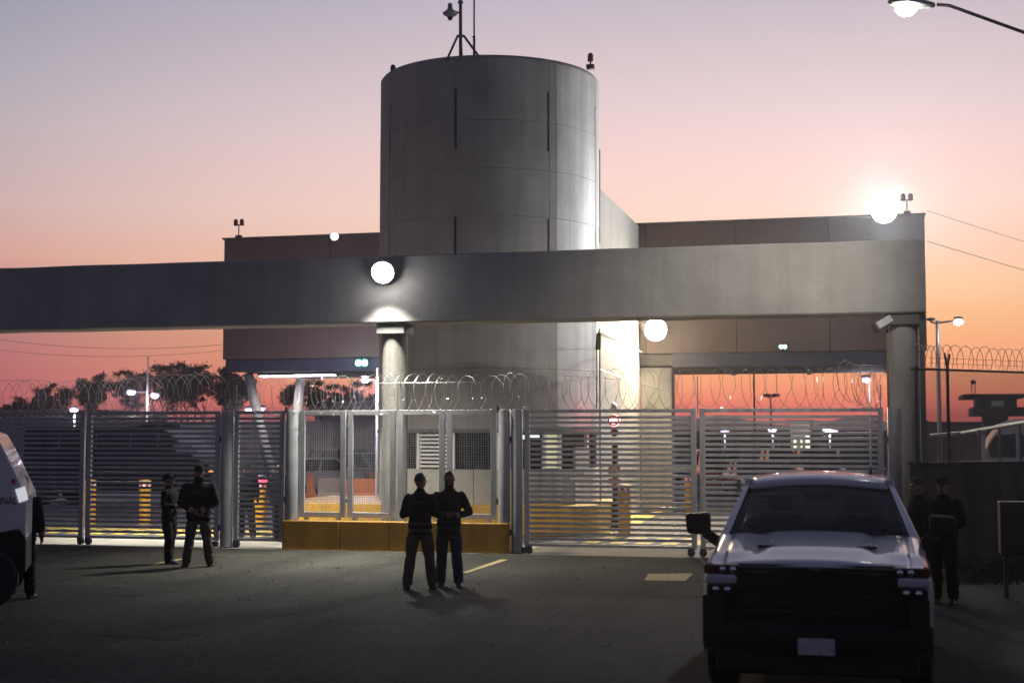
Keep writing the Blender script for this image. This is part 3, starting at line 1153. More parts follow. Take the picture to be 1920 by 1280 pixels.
while k * P_ < WLEN:
    for sg in (1, -1):
        s0 = k * P_
        # line s = s0 + q, z = q (sg=1) or z = H-q
        qa, qb = max(0, -s0), min(H_, WLEN - s0)
        if qb - qa > .02:
            za, zb = (qa, qb) if sg > 0 else (H_ - qa, H_ - qb)
            o = .003 * sg
            b.tube([wl(s0 + qa, -.09 + o, FZ0 + za), wl(s0 + qb, -.09 + o, FZ0 + zb)], 0.0058, 3, caps=False)
    k += 1
o = b.build('chain_link_mesh', CHAIN, cf, world=True)
o['kind'] = 'stuff'
coil('razor wire coil along the top of the chain-link fence', [wl(.1, -.09, 3.80), wl(WLEN, -.09, 3.82)], .235, .20, 6, wire_r=.006, squash=.9)
# utility cabinet at the picture's right edge
uc = thing('utility_cabinet', 'dark red metal cabinet at the right edge before the wall', 'cabinet', tuple(gnd(1912, 1120)))
MB().box(-.26, .45, -.2, .2, .62, 1.38).build('box', mat('cabinet_maroon', (.035, .024, .024), .6), uc, bevel=.015)
MB().box(-.24, .43, -.215, -.2, .65, 1.35).build('door', mat('cabinet_maroon', (.035, .024, .024), .6), uc, bevel=.01)
for x in (-.18, .37):
    MB().box(x - .03, x + .03, -.03, .03, 0, .62).build('leg', STEEL_D, uc)

# ================================================================== lamps on the buildings
EM_W = glow('lamp_white', (1, .98, .95), 60)
EM_WARM = glow('lamp_warm', (1, .86, .62), 40)
EM_V = glow('lamp_violet', (.84, .62, 1), 1.7)
p = aty(718, 510, BY0 - .26)
f1 = floodlight('floodlight', 'glaring white floodlight on the front of the beam above the mesh panels', p, (0.12, -.90, -.42), .42, glow('lamp_white_bowl', (1, .98, .95), 70), 0, WHITEL, group='floodlights on the buildings', bowl=.12, lit=False)
area_light('lamp_light', f1, (0.02, -.20, -.16), (0.02, -.30, -1.0), 430, .4, WHITEL, spread=102)
p = aty(1658, 394, 43.55)
f2 = floodlight('floodlight', 'glaring white floodlight on the right end of the bridge roof', p, (-.22, -1, -.16), .7, EM_W, 1500, (1, 1, 1), group='floodlights on the buildings')
MB().bar((0, .12, -.1), (0, .52, -.14), .07).build('stand', STEEL_D, f2)
MB().box(-.12, .12, .40, .445, -.3, .0).build('base_plate', STEEL_D, f2)
# warm round lamp on the bridge wall
p = aty(1229, 618, 43.6)
wlm = thing('round_wall_lamp', 'big round warm lamp on the bridge wall right of the tower', 'wall lamp', tuple(p))
MB().lathe([(.30, .38), (.36, .30), (.36, .02)], (0, 0, 0), 'y', 32).build('housing', STEEL_D, wlm, angle=40)
MB().lathe([(.34, .018), (.33, -.06), (.22, -.12), (.05, -.14)], (0, 0, 0), 'y', 32).build('lens', EM_WARM, wlm, smooth=True)
area_light('lamp_light', wlm, (0, -.2, 0), (-.25, -.8, -.42), 1500, .5, (1, .80, .52))
# unseen floodlight added behind the right column to wash side wall and tower flank
p = aty(1697, 535, 35.0)
fp = floodlight('floodlight', 'unseen floodlight added on a post behind the right column to wash the tower flank', p, (-1, .04, .2), .40, EM_W, 140, (.96, .98, 1), group='floodlights on the buildings', stem=False, spread=120)
MB().tube([(p.x + .2, p.y, 0), (p.x + .2, p.y, p.z + .12)], .06, 10).build('post', GALV, fp, world=True)
# floodlight that is almost off on the left part of the bridge roof
floodlight('floodlight', 'small dim floodlight on the left part of the bridge roof', aty(627, 443, 43.8), (.45, -.85, -.25), .26, glow('lamp_dim', (.75, .72, 1), 1.6), 0, WHITEL, group='floodlights on the buildings', lit=False)
# canopy lamps under the bridge
for px, py, w, l in ((525, 697, 1.45, 'long canopy lamp under the left end of the bridge'), (590, 704, 1.45, 'long violet canopy lamp nearer the tower under the bridge')):
    p = aty(px, py, 45.2 if px < 560 else 44.6)
    t = thing('canopy_lamp', l, 'lamp', (p.x, p.y, 4.46 if px < 560 else 4.45), group='canopy lamps under the bridge')
    MB().box(-w / 2, w / 2, -.22, .22, -.06, .0).build('housing', STEEL_D, t, bevel=.01)
    MB().box(-w / 2 + .04, w / 2 - .04, -.19, .19, -.10, -.062).build('diffuser', glow('canopy_glow', (1, .86, .98), 9), t, bevel=.01)
    area_light('lamp_light', t, (0, 0, -.13), (0, -.25, -1), 70, w, (1, .93, .82), .35)
# green lane signals on the bridge face
for px, py, w, l in ((678, 680, .28, 'pair of green signal lamps on the bridge left of the tower'), (1468, 650, .15, 'small pair of green signal lamps on the right part of the bridge')):
    p = aty(px, py, 43.86)
    t = thing('lane_signal', l, 'signal', tuple(p), group='green lane signals')
    MB().box(-w * .8, w * .8, 0.0, .16, -w * .55, w * .55).build('housing', mat('signal_teal', (.02, .10, .09), .4), t, bevel=.01)
    for s in (-1, 1):
        MB().lathe([(w * .36, .0), (w * .36, -.02), (w * .2, -.05)], (s * w * .40, 0, 0), 'y', 16).build('lamp', glow('signal_green', (.45, 1, .85), 9), t, smooth=True)
    if px < 800:
        point_light('lamp_light', t, (0, -.3, 0), 6, (.2, 1, .75), .1)

# unseen batten lamps added behind the beam to light the yard ground
for px, pw, l in ((250, 430, 'unseen batten lamp added on the yard side of the beam above the left gates'), (640, 120, 'unseen batten lamp added on the yard side of the beam above the mesh panels')):
    x = px_to_x(px, 28.9)
    t = thing('added_batten_lamp', l, 'lamp', (x, BY1 + .08, BZ0 + .12), group='added unseen lamps behind the beam')
    MB().box(-.6, .6, -.075, .06, -.03, .05).build('housing', STEEL_D, t, bevel=.01)
    MB().box(-.57, .57, -.05, .05, -.07, -.033).build('diffuser', glow('canopy_glow', (1, .86, .98), 9), t, bevel=.01)
    area_light('lamp_light', t, (0, 0, -.09), (0, .5, -1), pw, 1.1, (1, .95, .84), .1, spread=110)

# street lamp whose arm reaches in from the right
sp = atd(1930, 70, 22)
sl = thing('street_lamp', 'bright street lamp on a curved arm at the top right corner', 'street lamp', (sp.x, sp.y, 0))
MB().tube([(sp.x, sp.y, 0), (sp.x, sp.y, sp.z + .15)], [.11, .075], 12).build('pole', GALV, sl, world=True, smooth=True)
MB().tube([atd(1925, 63, 22), atd(1800, 18, 22), atd(1780, 11, 22), atd(1757, 9, 22)], .028, 8).build('arm', mat('lamp_arm_paint', (.14, .12, .12), .5), sl, world=True, smooth=True)
hp = atd(1752, 12, 22)
hd = (atd(1700, 8, 22) - hp).normalized()
rings = []
for u, w, h in ((0, .05, .05), (.05, .10, .06), (.25, .15, .09), (.52, .17, .10), (.66, .10, .07), (.72, .02, .03)):
    c = hp + hd * u
    sd = Vector((-hd.y, hd.x, 0)).normalized()
    rings.append([c + sd * (w * math.cos(a)) + Vector((0, 0, h * math.sin(a) * (1 if math.sin(a) > 0 else .35))) for a in [2 * PI * k / 14 for k in range(14)]])
MB().loft(rings).build('head', mat('lamp_head_grey', (.25, .25, .24), .45), sl, world=True, smooth=True)
lc = hp + hd * .44 + Vector((0, 0, -.06))
MB().ball(lc, .17, .17, .13).build('lens', glow('street_glow', (1, .97, .9), 50), sl, world=True, smooth=True)
ld = bpy.data.lights.new('lamp_light', 'SPOT')
ld.energy = 2500
ld.color = (1, .93, .80)
ld.spot_size = R(62)
ld.spot_blend = 1.0
ld.shadow_soft_size = .15
lo = link('lamp_light', ld, sl)
lo.location = lc + Vector((0, 0, -.16)) - Vector(sl.location)
lo.rotation_euler = (Vector((-1.9, 28.0, 5.3)) - lc).to_track_quat('-Z', 'Y').to_euler()


# ================================================================== small gear on the columns
cc = aty(1657, 606, 27.6)
cv = thing('security_camera', 'box security camera on a thin pole by the right concrete column', 'camera', (px_to_x(1667, 27.7), 27.7, 2.87))
MB().tube([(cv.location.x, 27.7, ZT + .0), (cv.location.x, 27.7, cc.z - .05)], .025, 8).build('pole', mat('rusty_pole', (.25, .17, .12), .6, var=.3), cv, world=True)
mm = MB().box(-.17, .17, -.075, .075, -.06, .08)
Mx = Matrix.Translation(cc) @ Matrix.Rotation(R(-32), 4, 'Y') @ Matrix.Rotation(R(25), 4, 'Z')
mm.v = [Mx @ v for v in mm.v]
hb = mm.build('housing', mat('camera_white', (.5, .5, .48), .45), cv, world=True, bevel=.012)
mm = MB().box(-.215, -.172, -.085, .085, -.08, .1)
mm.v = [Mx @ v for v in mm.v]
mm.build('visor', STEEL_D, cv, world=True)
MB().bar(cc + Vector((.05, 0, -.1)), Vector((cv.location.x, 27.7, cc.z - .16)), .04).build('bracket', STEEL_D, cv, world=True)
# speaker and cables on the pole beside the tower
sk = thing('cable_pole', 'thin grey conduit pole with a dark speaker beside the tower', 'pole', (px_to_x(1122, 33.2), 33.2, .70))
xk = sk.location.x
MB().tube([(xk + .04, 33.2, .70), (xk + .04, 33.2, 4.9)], .022, 6).build('conduit', GALV, sk, world=True)
MB().tube([(xk - .04, 33.22, 3.0), (xk - .03, 33.22, 4.6), (xk + .02, 33.2, 4.85)], .014, 6).build('cable', STEEL_D, sk, world=True)
a = aty(1122, 640, 33.15)
MB().hexa([a + Vector((-.07, -.06, -.2)), a + Vector((.05, -.06, -.2)), a + Vector((.05, .06, -.2)), a + Vector((-.07, .06, -.2))],
          [a + Vector((-.03, -.08, .2)), a + Vector((.07, -.08, .2)), a + Vector((.07, .06, .2)), a + Vector((-.03, .06, .2))]).build('speaker', BLACKP, sk, world=True, bevel=.015)
tag(MB().tube([aty(1128, 625, 33.2), aty(1160, 640, 35), Vector((-6.5, 43.9, 4.95))], .012, 5).build('cable', STEEL_D), 'dark cable sagging from the speaker pole to the side wall', 'cable')
tag(MB().tube([aty(1125, 692, 33.2), Vector((-6.55, 40, 4.0)), Vector((-5.7, 44.0, 3.7))], .012, 5).build('cable', GALV), 'lower pale cable running across the warm lit wall', 'cable')


def catenary(a, b_, sag, n=24):
    a, b_ = Vector(a), Vector(b_)
    return [a.lerp(b_, i / n) - Vector((0, 0, sag * 4 * (i / n) * (1 - i / n))) for i in range(n + 1)]


tag(MB().tube(catenary(aty(1738, 452, 44), atd(2600, 640, 80), .6, 40), .009, 4).build('power_line', STEEL_D), 'thin power line right of the bridge, lower one', 'power line')
tag(MB().tube(catenary(aty(1738, 395, 44), atd(2600, 600, 80), .6, 40), .007, 4).build('power_line', STEEL_D), 'thin power line right of the bridge, upper one', 'power line')
tag(MB().tube(catenary(aty(416, 646, 48), atd(-520, 470, 62), 1.5, 40), .007, 4).build('power_line', STEEL_D), 'thin power line sagging left of the bridge, upper one', 'power line')
tag(MB().tube(catenary(aty(416, 657, 48), atd(-520, 500, 62), 1.5, 40), .006, 4).build('power_line', STEEL_D), 'thin power line sagging left of the bridge, lower one', 'power line')

# ================================================================== bollards
def bollard(px, pyb, label, h=1.2, r=.15, light=False, pyt=None):
    p = gnd(px, pyb)
    t = thing('bollard', label, 'bollard', tuple(p), group='yellow steel bollards')
    prof = [(r, 0), (r, h)]
    MB().lathe([(r, 0), (r, h - .20)], n=24).build('pipe', YEL_B, t, angle=40)
    MB().lathe([(r + .003, h - .20), (r + .003, h - .04)], n=24).build('band', WHITEP, t, angle=40)
    b = MB()
    for k in range(6):
        a0 = k * PI / 3
        b.add([((r + .007) * math.cos(a0 + q * .26 + (.16 if zz else 0)), (r + .007) * math.sin(a0 + q * .26 + (.16 if zz else 0)), h - .17 + zz * .1) for zz in (0, 1) for q in range(3)],
              [(0, 1, 4, 3), (1, 2, 5, 4)])
    b.build('red_marks', REDW, t)
    if light:
        MB().lathe([(r + .01, h - .04), (r + .03, h - .02), (r + .03, h + .03), (r * .7, h + .07), (.02, h + .08)], n=24).build('light_ring', glow('bollard_red', (1, .06, .12), 2.6), t, smooth=True)
    else:
        MB().lathe([(r, h - .04), (r * .95, h - .01), (.02, h)], n=24).build('cap', YEL_B, t, angle=40)
    MB().lathe([(r + .06, .003), (r + .05, .03), (r, .05)], n=20).build('collar', CONC_W, t, angle=40)


bollard(168, 985, 'yellow bollard half hidden by the meeting gate stiles at left')
bollard(271, 985, 'yellow bollard left of the two capped men behind the slats')
bollard(487, 989, 'yellow bollard with a red light ring behind the pedestrian gate', light=True)
bollard(1171, 1003, 'yellow bollard beside the red traffic light post')
bollard(1294, 968, 'yellow bollard hung with a chain near the meeting right gate leaves')

# chain hanging by the last bollard
cp = gnd(1284, 972)
ch = MB()
for k in range(16):
    z = 1.02 - k * .06
    ch.tube([(cp.x + .03 * math.cos(q * PI / 3 + k) * .8, cp.y + (.02 * math.sin(q * PI / 3)) * (k % 2), z + .035 * math.sin(q * PI / 3)) for q in range(7)], .01, 4)
tag(ch.build('chain', STEEL_D), 'dark chain hanging beside the right bollard', 'chain')

# ================================================================== traffic light
tp = gnd(1154, 992)
tl = thing('traffic_light', 'traffic light glowing red above a round sign behind the right gate', 'traffic light', tuple(tp))
s_ = (tp - CAM).length
ztop = aty(1154, 772, tp.y).z
zl = aty(1154, 788, tp.y).z
DKR = mat('post_maroon', (.06, .025, .03), .5, var=.2)
MB().hexa([(-.20, -.2, 0), (.2, -.2, 0), (.2, .2, 0), (-.2, .2, 0)], [(-.16, -.16, .28), (.16, -.16, .28), (.16, .16, .28), (-.16, .16, .28)]).build('plinth', DKR, tl, bevel=.02)
MB().tube([(0, 0, .26), (0, 0, zl - .55)], .075, 12).build('post', DKR, tl)
MB().box(-.13, .13, -.10, .12, zl - .6, zl + .16).build('signal_head', BLACKP, tl, bevel=.03)
MB().lathe([(.15, -.105), (.145, -.16), (.10, -.22), (.02, -.25)], (0, 0, zl), 'y', 20).build('red_lens', glow('signal_red', (1, .10, .09), 30), tl, smooth=True)
MB().lathe([(.105, -.105), (.10, -.12), (.05, -.13)], (0, 0, zl - .30), 'y', 20).build('green_lens', GLASS_D, tl, smooth=True)
MB().lathe([(.14, -.10), (.14, -.22)], (0, 0, zl), 'y', 20).build('hood', BLACKP, tl)
tl.children[-1].data.materials[0] = BLACKP
bm = bmesh.new(); bm.from_mesh(tl.children[-1].data)
bmesh.ops.delete(bm, geom=[f for f in bm.faces if len(f.verts) > 4 or f.calc_center_median().z < zl + .06], context='FACES')
bm.to_mesh(tl.children[-1].data); bm.free()
point_light('lamp_light', tl, (0, -.32, zl), 6, (1, .08, .08), .08)
zs_ = aty(1155, 882, tp.y).z
sg = MB().box(-.15, .15, -.13, -.115, zs_ - .16, zs_ + .16).build('sign_board', mat('sign_white', (.6, .45, .42), .5), tl)
def ring(r0, r1, y, z, m, name, par):
    n = 28
    vs = [(r * math.cos(2 * PI * k / n), y, z + r * math.sin(2 * PI * k / n)) for r in (r0, r1) for k in range(n)]
    MB().add(vs, [(k, (k + 1) % n, n + (k + 1) % n, n + k) for k in range(n)]).build(name, m, par)
ring(.10, .135, -.134, zs_ + .0, REDW, 'red_ring', sg)
MB().box(-.035, .035, -.135, -.131, zs_ - .05, zs_ + .05).build('pictogram', BLACKP, sg)
zs2 = zs_ - .26
sg2 = MB().box(-.15, .15, -.13, -.115, zs2 - .07, zs2 + .07).build('sub_plate', mat('sign_white', (.6, .45, .42), .5), tl)
MB().box(-.135, .135, -.134, -.131, zs2 - .04, zs2 + .05).build('red_strip', REDW, sg2)
a = Vector((0, 0, zl + .2))
MB().tube([a, a + Vector((0, 0, .1))], .03, 8).build('neck', STEEL_D, tl)
MB().hexa([a + Vector((-.1, -.12, .08)), a + Vector((.1, -.12, .05)), a + Vector((.1, .12, .05)), a + Vector((-.1, .12, .08))],
          [a + Vector((-.06, -.1, .26)), a + Vector((.05, -.1, .2)), a + Vector((.05, .1, .2)), a + Vector((-.06, .1, .26))]).build('beacon_hood', GALV, tl, bevel=.02)

# boom barrier
bp_ = gnd(1112, 985)
bb_ = thing('boom_barrier', 'boom barrier cabinet with a thin pale arm behind the right gate', 'barrier', (bp_.x - .0, 33.9, .70))
MB().box(-.16, .16, -.14, .14, 0, .72).build('cabinet', mat('barrier_grey', (.32, .33, .33), .5), bb_, bevel=.02)
MB().bar((.05, -.17, .60), (3.3, -.3, .95), .045, .07).build('arm', WHITEP, bb_)

# ================================================================== orange water-filled barriers
ORG = mat('orange_plastic', (.72, .17, .03), .45, var=.12, scale=3)
ORG_G = mat('greyish_plastic', (.30, .24, .19), .5, var=.12, scale=3)


def jersey(pxa, pxb, py, label, m, rz=0):
    a, b_ = gnd(pxa, py), gnd(pxb, py)
    c = (a + b_) / 2
    w = (b_ - a).length
    t = thing('plastic_barrier', label, 'barrier', tuple(c), math.atan2((b_ - a).y, (b_ - a).x) + rz, group='plastic road barriers')
    prof = [(-.27, 0), (.27, 0), (.27, .12), (.13, .38), (.09, .86), (-.09, .86), (-.13, .38), (-.27, .12)]
    MB().prism([(u, v) for u, v in prof], -w / 2, w / 2, 'x').build('body', m, t, bevel=.03)
    for s in (-1, 1):
        MB().tube([(s * w * .42 - .1, 0, .85), (s * w * .42 - .07, 0, 1.02), (s * w * .42 + .07, 0, 1.02), (s * w * .42 + .1, 0, .85)], .025, 6).build('lug', m, t)
    MB().box(-w * .3, w * .3, -.285, -.265, .02, .10).build('fork_slot', VOID, t)


jersey(577, 588, 941, 'orange end of a plastic barrier furthest left behind the mesh', ORG, R(70))
jersey(596, 640, 942, 'brownish plastic road barrier left of the bright orange one', ORG_G)
jersey(643, 705, 943, 'bright orange plastic road barrier behind the second mesh panel', ORG)

# ================================================================== lamp posts in the yard
def lamp_post(px, D, ytop, heads, label, col=EM_V, r=.06, pole=GALV, lum=0, ybase=None):
    p = atd(px, 820, D)
    zt = CAM_H + (820 - ytop) / F_PX * D * 1.0
    t = thing('lamp_post', label, 'lamp post', (p.x, p.y, 0), group='lamp posts in the yard')
    MB().tube([(0, 0, 0), (0, 0, zt)], [r, r * .7], 8).build('pole', pole, t)
    for hd_ in heads:
        hx_, hy_ = hd_[:2]
        q = atd(hx_, hy_, D) - Vector(t.location)
        MB().tube([(0, 0, min(zt, q.z)), (q.x, q.y, q.z + .05)], .03, 6).build('arm', STEEL_D, t)
        sz = D / 55 * .135
        MB().ball(q + Vector((0, 0, .12)), sz * 1.4, sz * 1.1, sz * .5, 10, 6).build('head', STEEL_D, t, smooth=True)
        if col and len(hd_) == 2:
            MB().ball(q, sz * 1.25, sz, sz * .8, 10, 6).build('lens', col, t, smooth=True)
            if lum:
                point_light('lamp_light', t, q + Vector((0, -.3, -.4)), lum, (.95, .85, 1), .2)
    return t


lamp_post(139, 78, 766, [(139, 768)], 'short lamp post with a violet globe behind the leftmost gate leaf', lum=420)
lamp_post(275, 80, 668, [(246, 735), (291, 741)], 'tall pole with two violet lamps before the trees at left', lum=420)
lamp_post(479, 110, 762, [(467, 767), (490, 765)], 'twin lamp post between the leaning columns', lum=100)
lamp_post(707, 43, 690, [(685, 712)], 'white lamp pole at the left edge of the tower', r=.05, pole=WHITEP, lum=600)
lamp_post(1359, 95, 812, [(1359, 809)], 'lamp post furthest left beyond the right gate', lum=120)
lamp_post(1449, 95, 800, [(1448, 805)], 'second lamp post beyond the right gate', lum=120)
lamp_post(1556, 95, 798, [(1550, 804), (1563, 808)], 'twin lamp post beyond the right gate above the pickup roof', lum=120)
lamp_post(1415, 60, 690, [], 'tall dark bare pole beyond the right gate', None, .05, STEEL_D)
lamp_post(1446, 75, 744, [(1438, 745), (1454, 745)], 'dark unlit twin lamp post beyond the right gate', None, .05, STEEL_D)
lamp_post(1632, 50, 690, [(1624, 712)], 'lamp pole with a violet lamp next to the right gate post', lum=80, r=.04)
lamp_post(1762, 42, 600, [(1797, 604), (1745, 606, 0)], 'pale lamp post with a bright lamp behind the chain-link fence', EM_W, .075, GALV, lum=12)
lamp_post(1716, 62, 795, [(1716, 802)], 'low lamp beside the blue bridge post', EM_W, .04)

# ================================================================== yard walls and far buildings
WALLM = mat('perimeter_concrete', (.20, .195, .19), .85, var=.2, scale=.6, streak=.3)


def far_wall(label, xa, ya, xb, yb, h, pitch=3.0, m=WALLM):
    a, b_ = Vector((xa, ya, 0)), Vector((xb, yb, 0))
    d = (b_ - a)
    L = d.length
    d.normalize()
    nn = Vector((d.y, -d.x, 0)) * .1
    t = thing('perimeter_wall', label, 'wall', tuple(a))
    n = max(1, int(L / pitch))
    for i in range(n):
        p, q = a + d * (L * i / n + .01), a + d * (L * (i + 1) / n - .01)
        MB().hexa([p + nn, q + nn, q - nn, p - nn], [p + nn + Vector((0, 0, h)), q + nn + Vector((0, 0, h)), q - nn + Vector((0, 0, h)), p - nn + Vector((0, 0, h))]).build('wall_panel', m, t, world=True)
    for i in range(n + 1):
        p = a + d * (L * i / n)
        MB().hexa([p + nn * 1.5 - d * .12, p + nn * 1.5 + d * .12, p - nn * 1.5 + d * .12, p - nn * 1.5 - d * .12],
                  [p + nn * 1.5 - d * .12 + Vector((0, 0, h + .05)), p + nn * 1.5 + d * .12 + Vector((0, 0, h + .05)), p - nn * 1.5 + d * .12 + Vector((0, 0, h + .05)), p - nn * 1.5 - d * .12 + Vector((0, 0, h + .05))]).build('pier', m, t, world=True)
    b = MB()
    b.tube([a + Vector((0, 0, h + .3)), b_ + Vector((0, 0, h + .3))], .015, 4)
    b.tube([a + Vector((0, 0, h + .5)), b_ + Vector((0, 0, h + .5))], .015, 4)
    b.build('barbed_strand', GALV, t, world=True)
    return t


far_wall('grey perimeter wall far behind the left gates', -75, 88, -18, 78, 3.3)
coil('razor wire coil far off on the left perimeter wall', [(-62, 85.9, 3.75), (-18.5, 78.3, 3.75)], .42, .5, 21, wire_r=.012)


def block(label, xa, xb, ya, yb, h, m, wins=(), roof=True, cat='building', name='building', glowing=None):
    t = thing(name, label, cat, ((xa + xb) / 2, (ya + yb) / 2, 0))
    MB().box(xa, xb, ya, yb, 0, h).build('wall', m, t, world=True)
    if roof:
        MB().box(xa - .3, xb + .3, ya - .3, yb + .3, h + .003, h + .25).build('roof', CONC_D, t, world=True)
    for (u0, u1, z0, z1) in wins:
        f = MB().box(u0, u1, ya - .05, ya - .003, z0, z1).build('window', CONC_D, t, world=True)
        o = MB().box(u0 + .06, u1 - .06, ya - .07, ya - .052, z0 + .06, z1 - .06).build('pane', glowing or GLASS_D, f)
        o.data.transform(Matrix.Translation(-abs_loc(f)))
    return t


GREYB = mat('far_building_grey', (.17, .16, .165), .9, var=.15, scale=.3)
xa, xb = px_to_x(1262, 110), px_to_x(1662, 110)
block('long low dark building beyond the car park at right', px_to_x(1262, 112), px_to_x(1700, 112), 112, 124, 2.6, mat('far_building_dark', (.06, .055, .055), .9), [(px_to_x(1300, 112) + k * 2.2, px_to_x(1300, 112) + k * 2.2 + 1.3, .9, 2.0) for k in range(7)])
LITW = glow('lit_window', (1, .93, .62), .9)
hx0 = px_to_x(1482, 100)
block('small lit guard hut beyond the parked cars at right', hx0, px_to_x(1518, 100), 100, 103, 3.25, mat('hut_wall', (.45, .42, .34), .8), [(hx0 + .15, hx0 + .45, 1.3, 2.4), (hx0 + .62, hx0 + .85, 1.3, 2.4), (hx0 + .95, hx0 + 1.35, 1.1, 2.5)], glowing=LITW, cat='hut', name='guard_hut')
block('grey flat-roofed building far behind the mesh panels', px_to_x(590, 95), px_to_x(705, 95), 95, 104, 4.6, GREYB, [(px_to_x(610, 95) + k * 2.0, px_to_x(610, 95) + k * 2.0 + 1.1, 1.0, 3.0) for k in range(5)])
block('low grey building far behind the leftmost gate leaf', px_to_x(-120, 100), px_to_x(200, 100), 100, 110, 4.2, GREYB, [(px_to_x(-60, 100) + k * 3, px_to_x(-60, 100) + k * 3 + 1.5, 1.2, 2.6) for k in range(6)])

# watchtower beyond the chain-link fence
wp = atd(1868, 820, 62)
wt_ = thing('watchtower', 'dark watchtower with a flat overhanging roof beyond the chain-link fence', 'watchtower', (wp.x, wp.y, 0))
DK = mat('watchtower_dark', (.05, .045, .045), .8, var=.2)
sc_ = 62 / F_PX
MB().box(-.55, .45, -.6, .6, 0, 2.3 + 42 * sc_).build('shaft', DK, wt_)
MB().box(-1.05, 1.3, -1.2, 1.2, 2.3 + 40 * sc_, 2.3 + 56 * sc_).build('balcony', DK, wt_, bevel=.03)
MB().box(-.85, .8, -.9, .9, 2.3 + 56 * sc_, 2.3 + 72 * sc_).build('cabin', DK, wt_)
w_ = MB().box(-.25, .25, -.93, -.902, 2.3 + 58 * sc_, 2.3 + 68 * sc_).build('window', glow('watch_window', (.42, .42, .34), .12), wt_)
MB().box(-.9, -.35, -.925, -.903, 2.3 + 58 * sc_, 2.3 + 68 * sc_).build('window', GLASS_D, wt_)
MB().box(-1.45, 1.05, -1.5, 1.5, 2.3 + 72 * sc_, 2.3 + 80 * sc_).build('roof', DK, wt_, bevel=.03)
for x in (-1.0, -.85):
    MB().tube([(x, -.3, 2.3 + 80 * sc_), (x, -.3, 2.3 + 100 * sc_)], .02, 5).build('antenna', STEEL_D, wt_)
MB().ball((-.93, -.3, 2.3 + 104 * sc_), .13, .13, .1).build('lamp_drum', STEEL_D, wt_, smooth=True)
far_wall('brown perimeter wall under the watchtower beyond the fence', px_to_x(1735, 75), 75, px_to_x(2100, 75), 78, 3.1, m=mat('brown_concrete', (.16, .12, .11), .9, var=.2))
# pipe handrail climbing to the right beyond the fence
pr = thing('guard_rail', 'pale pipe rail climbing to the right beyond the chain-link fence', 'rail', tuple(atd(1742, 900, 40)))
MB().tube([atd(1744, 817, 40), atd(1800, 812, 40), atd(1925, 791, 38)], .055, 8).build('rail', GALV, pr, world=True)
for k in range(5):
    q = atd(1760 + k * 38, 815 - k * 5, 40 - k * .4)
    MB().tube([(q.x, q.y, 0), q], .04, 6).build('baluster', STEEL_D, pr, world=True)
lowf = thing('low_fence', 'low brown board fence beyond the chain-link at right', 'fence', tuple(atd(1850, 900, 46)))
for k in range(9):
    a = atd(1806 + k * 18, 845, 46)
    b_ = atd(1806 + k * 18 + 15, 845, 46)
    MB().hexa([Vector((a.x, a.y, .0)), Vector((b_.x, b_.y, 0)), Vector((b_.x, b_.y + .05, 0)), Vector((a.x, a.y + .05, 0))],
              [Vector((a.x, a.y, 1.82)), Vector((b_.x, b_.y, 1.82)), Vector((b_.x, b_.y + .05, 1.82)), Vector((a.x, a.y + .05, 1.82))]).build('board', mat('board_brown', (.22, .16, .11), .8, var=.25), lowf, world=True)
pi = thing('white_post', 'short white marker post beyond the chain-link fence', 'post', tuple(gnd(1841, 905)))
pq = atd(1841, 835, 40)
pi.location = (pq.x, pq.y, 0)
MB().box(-.09, .09, -.09, .09, 0, 2.35).build('shaft', WHITEP, pi, bevel=.01)
MB().box(-.11, .11, -.11, .11, 2.35, 2.48).build('cap', GALV, pi, bevel=.02)


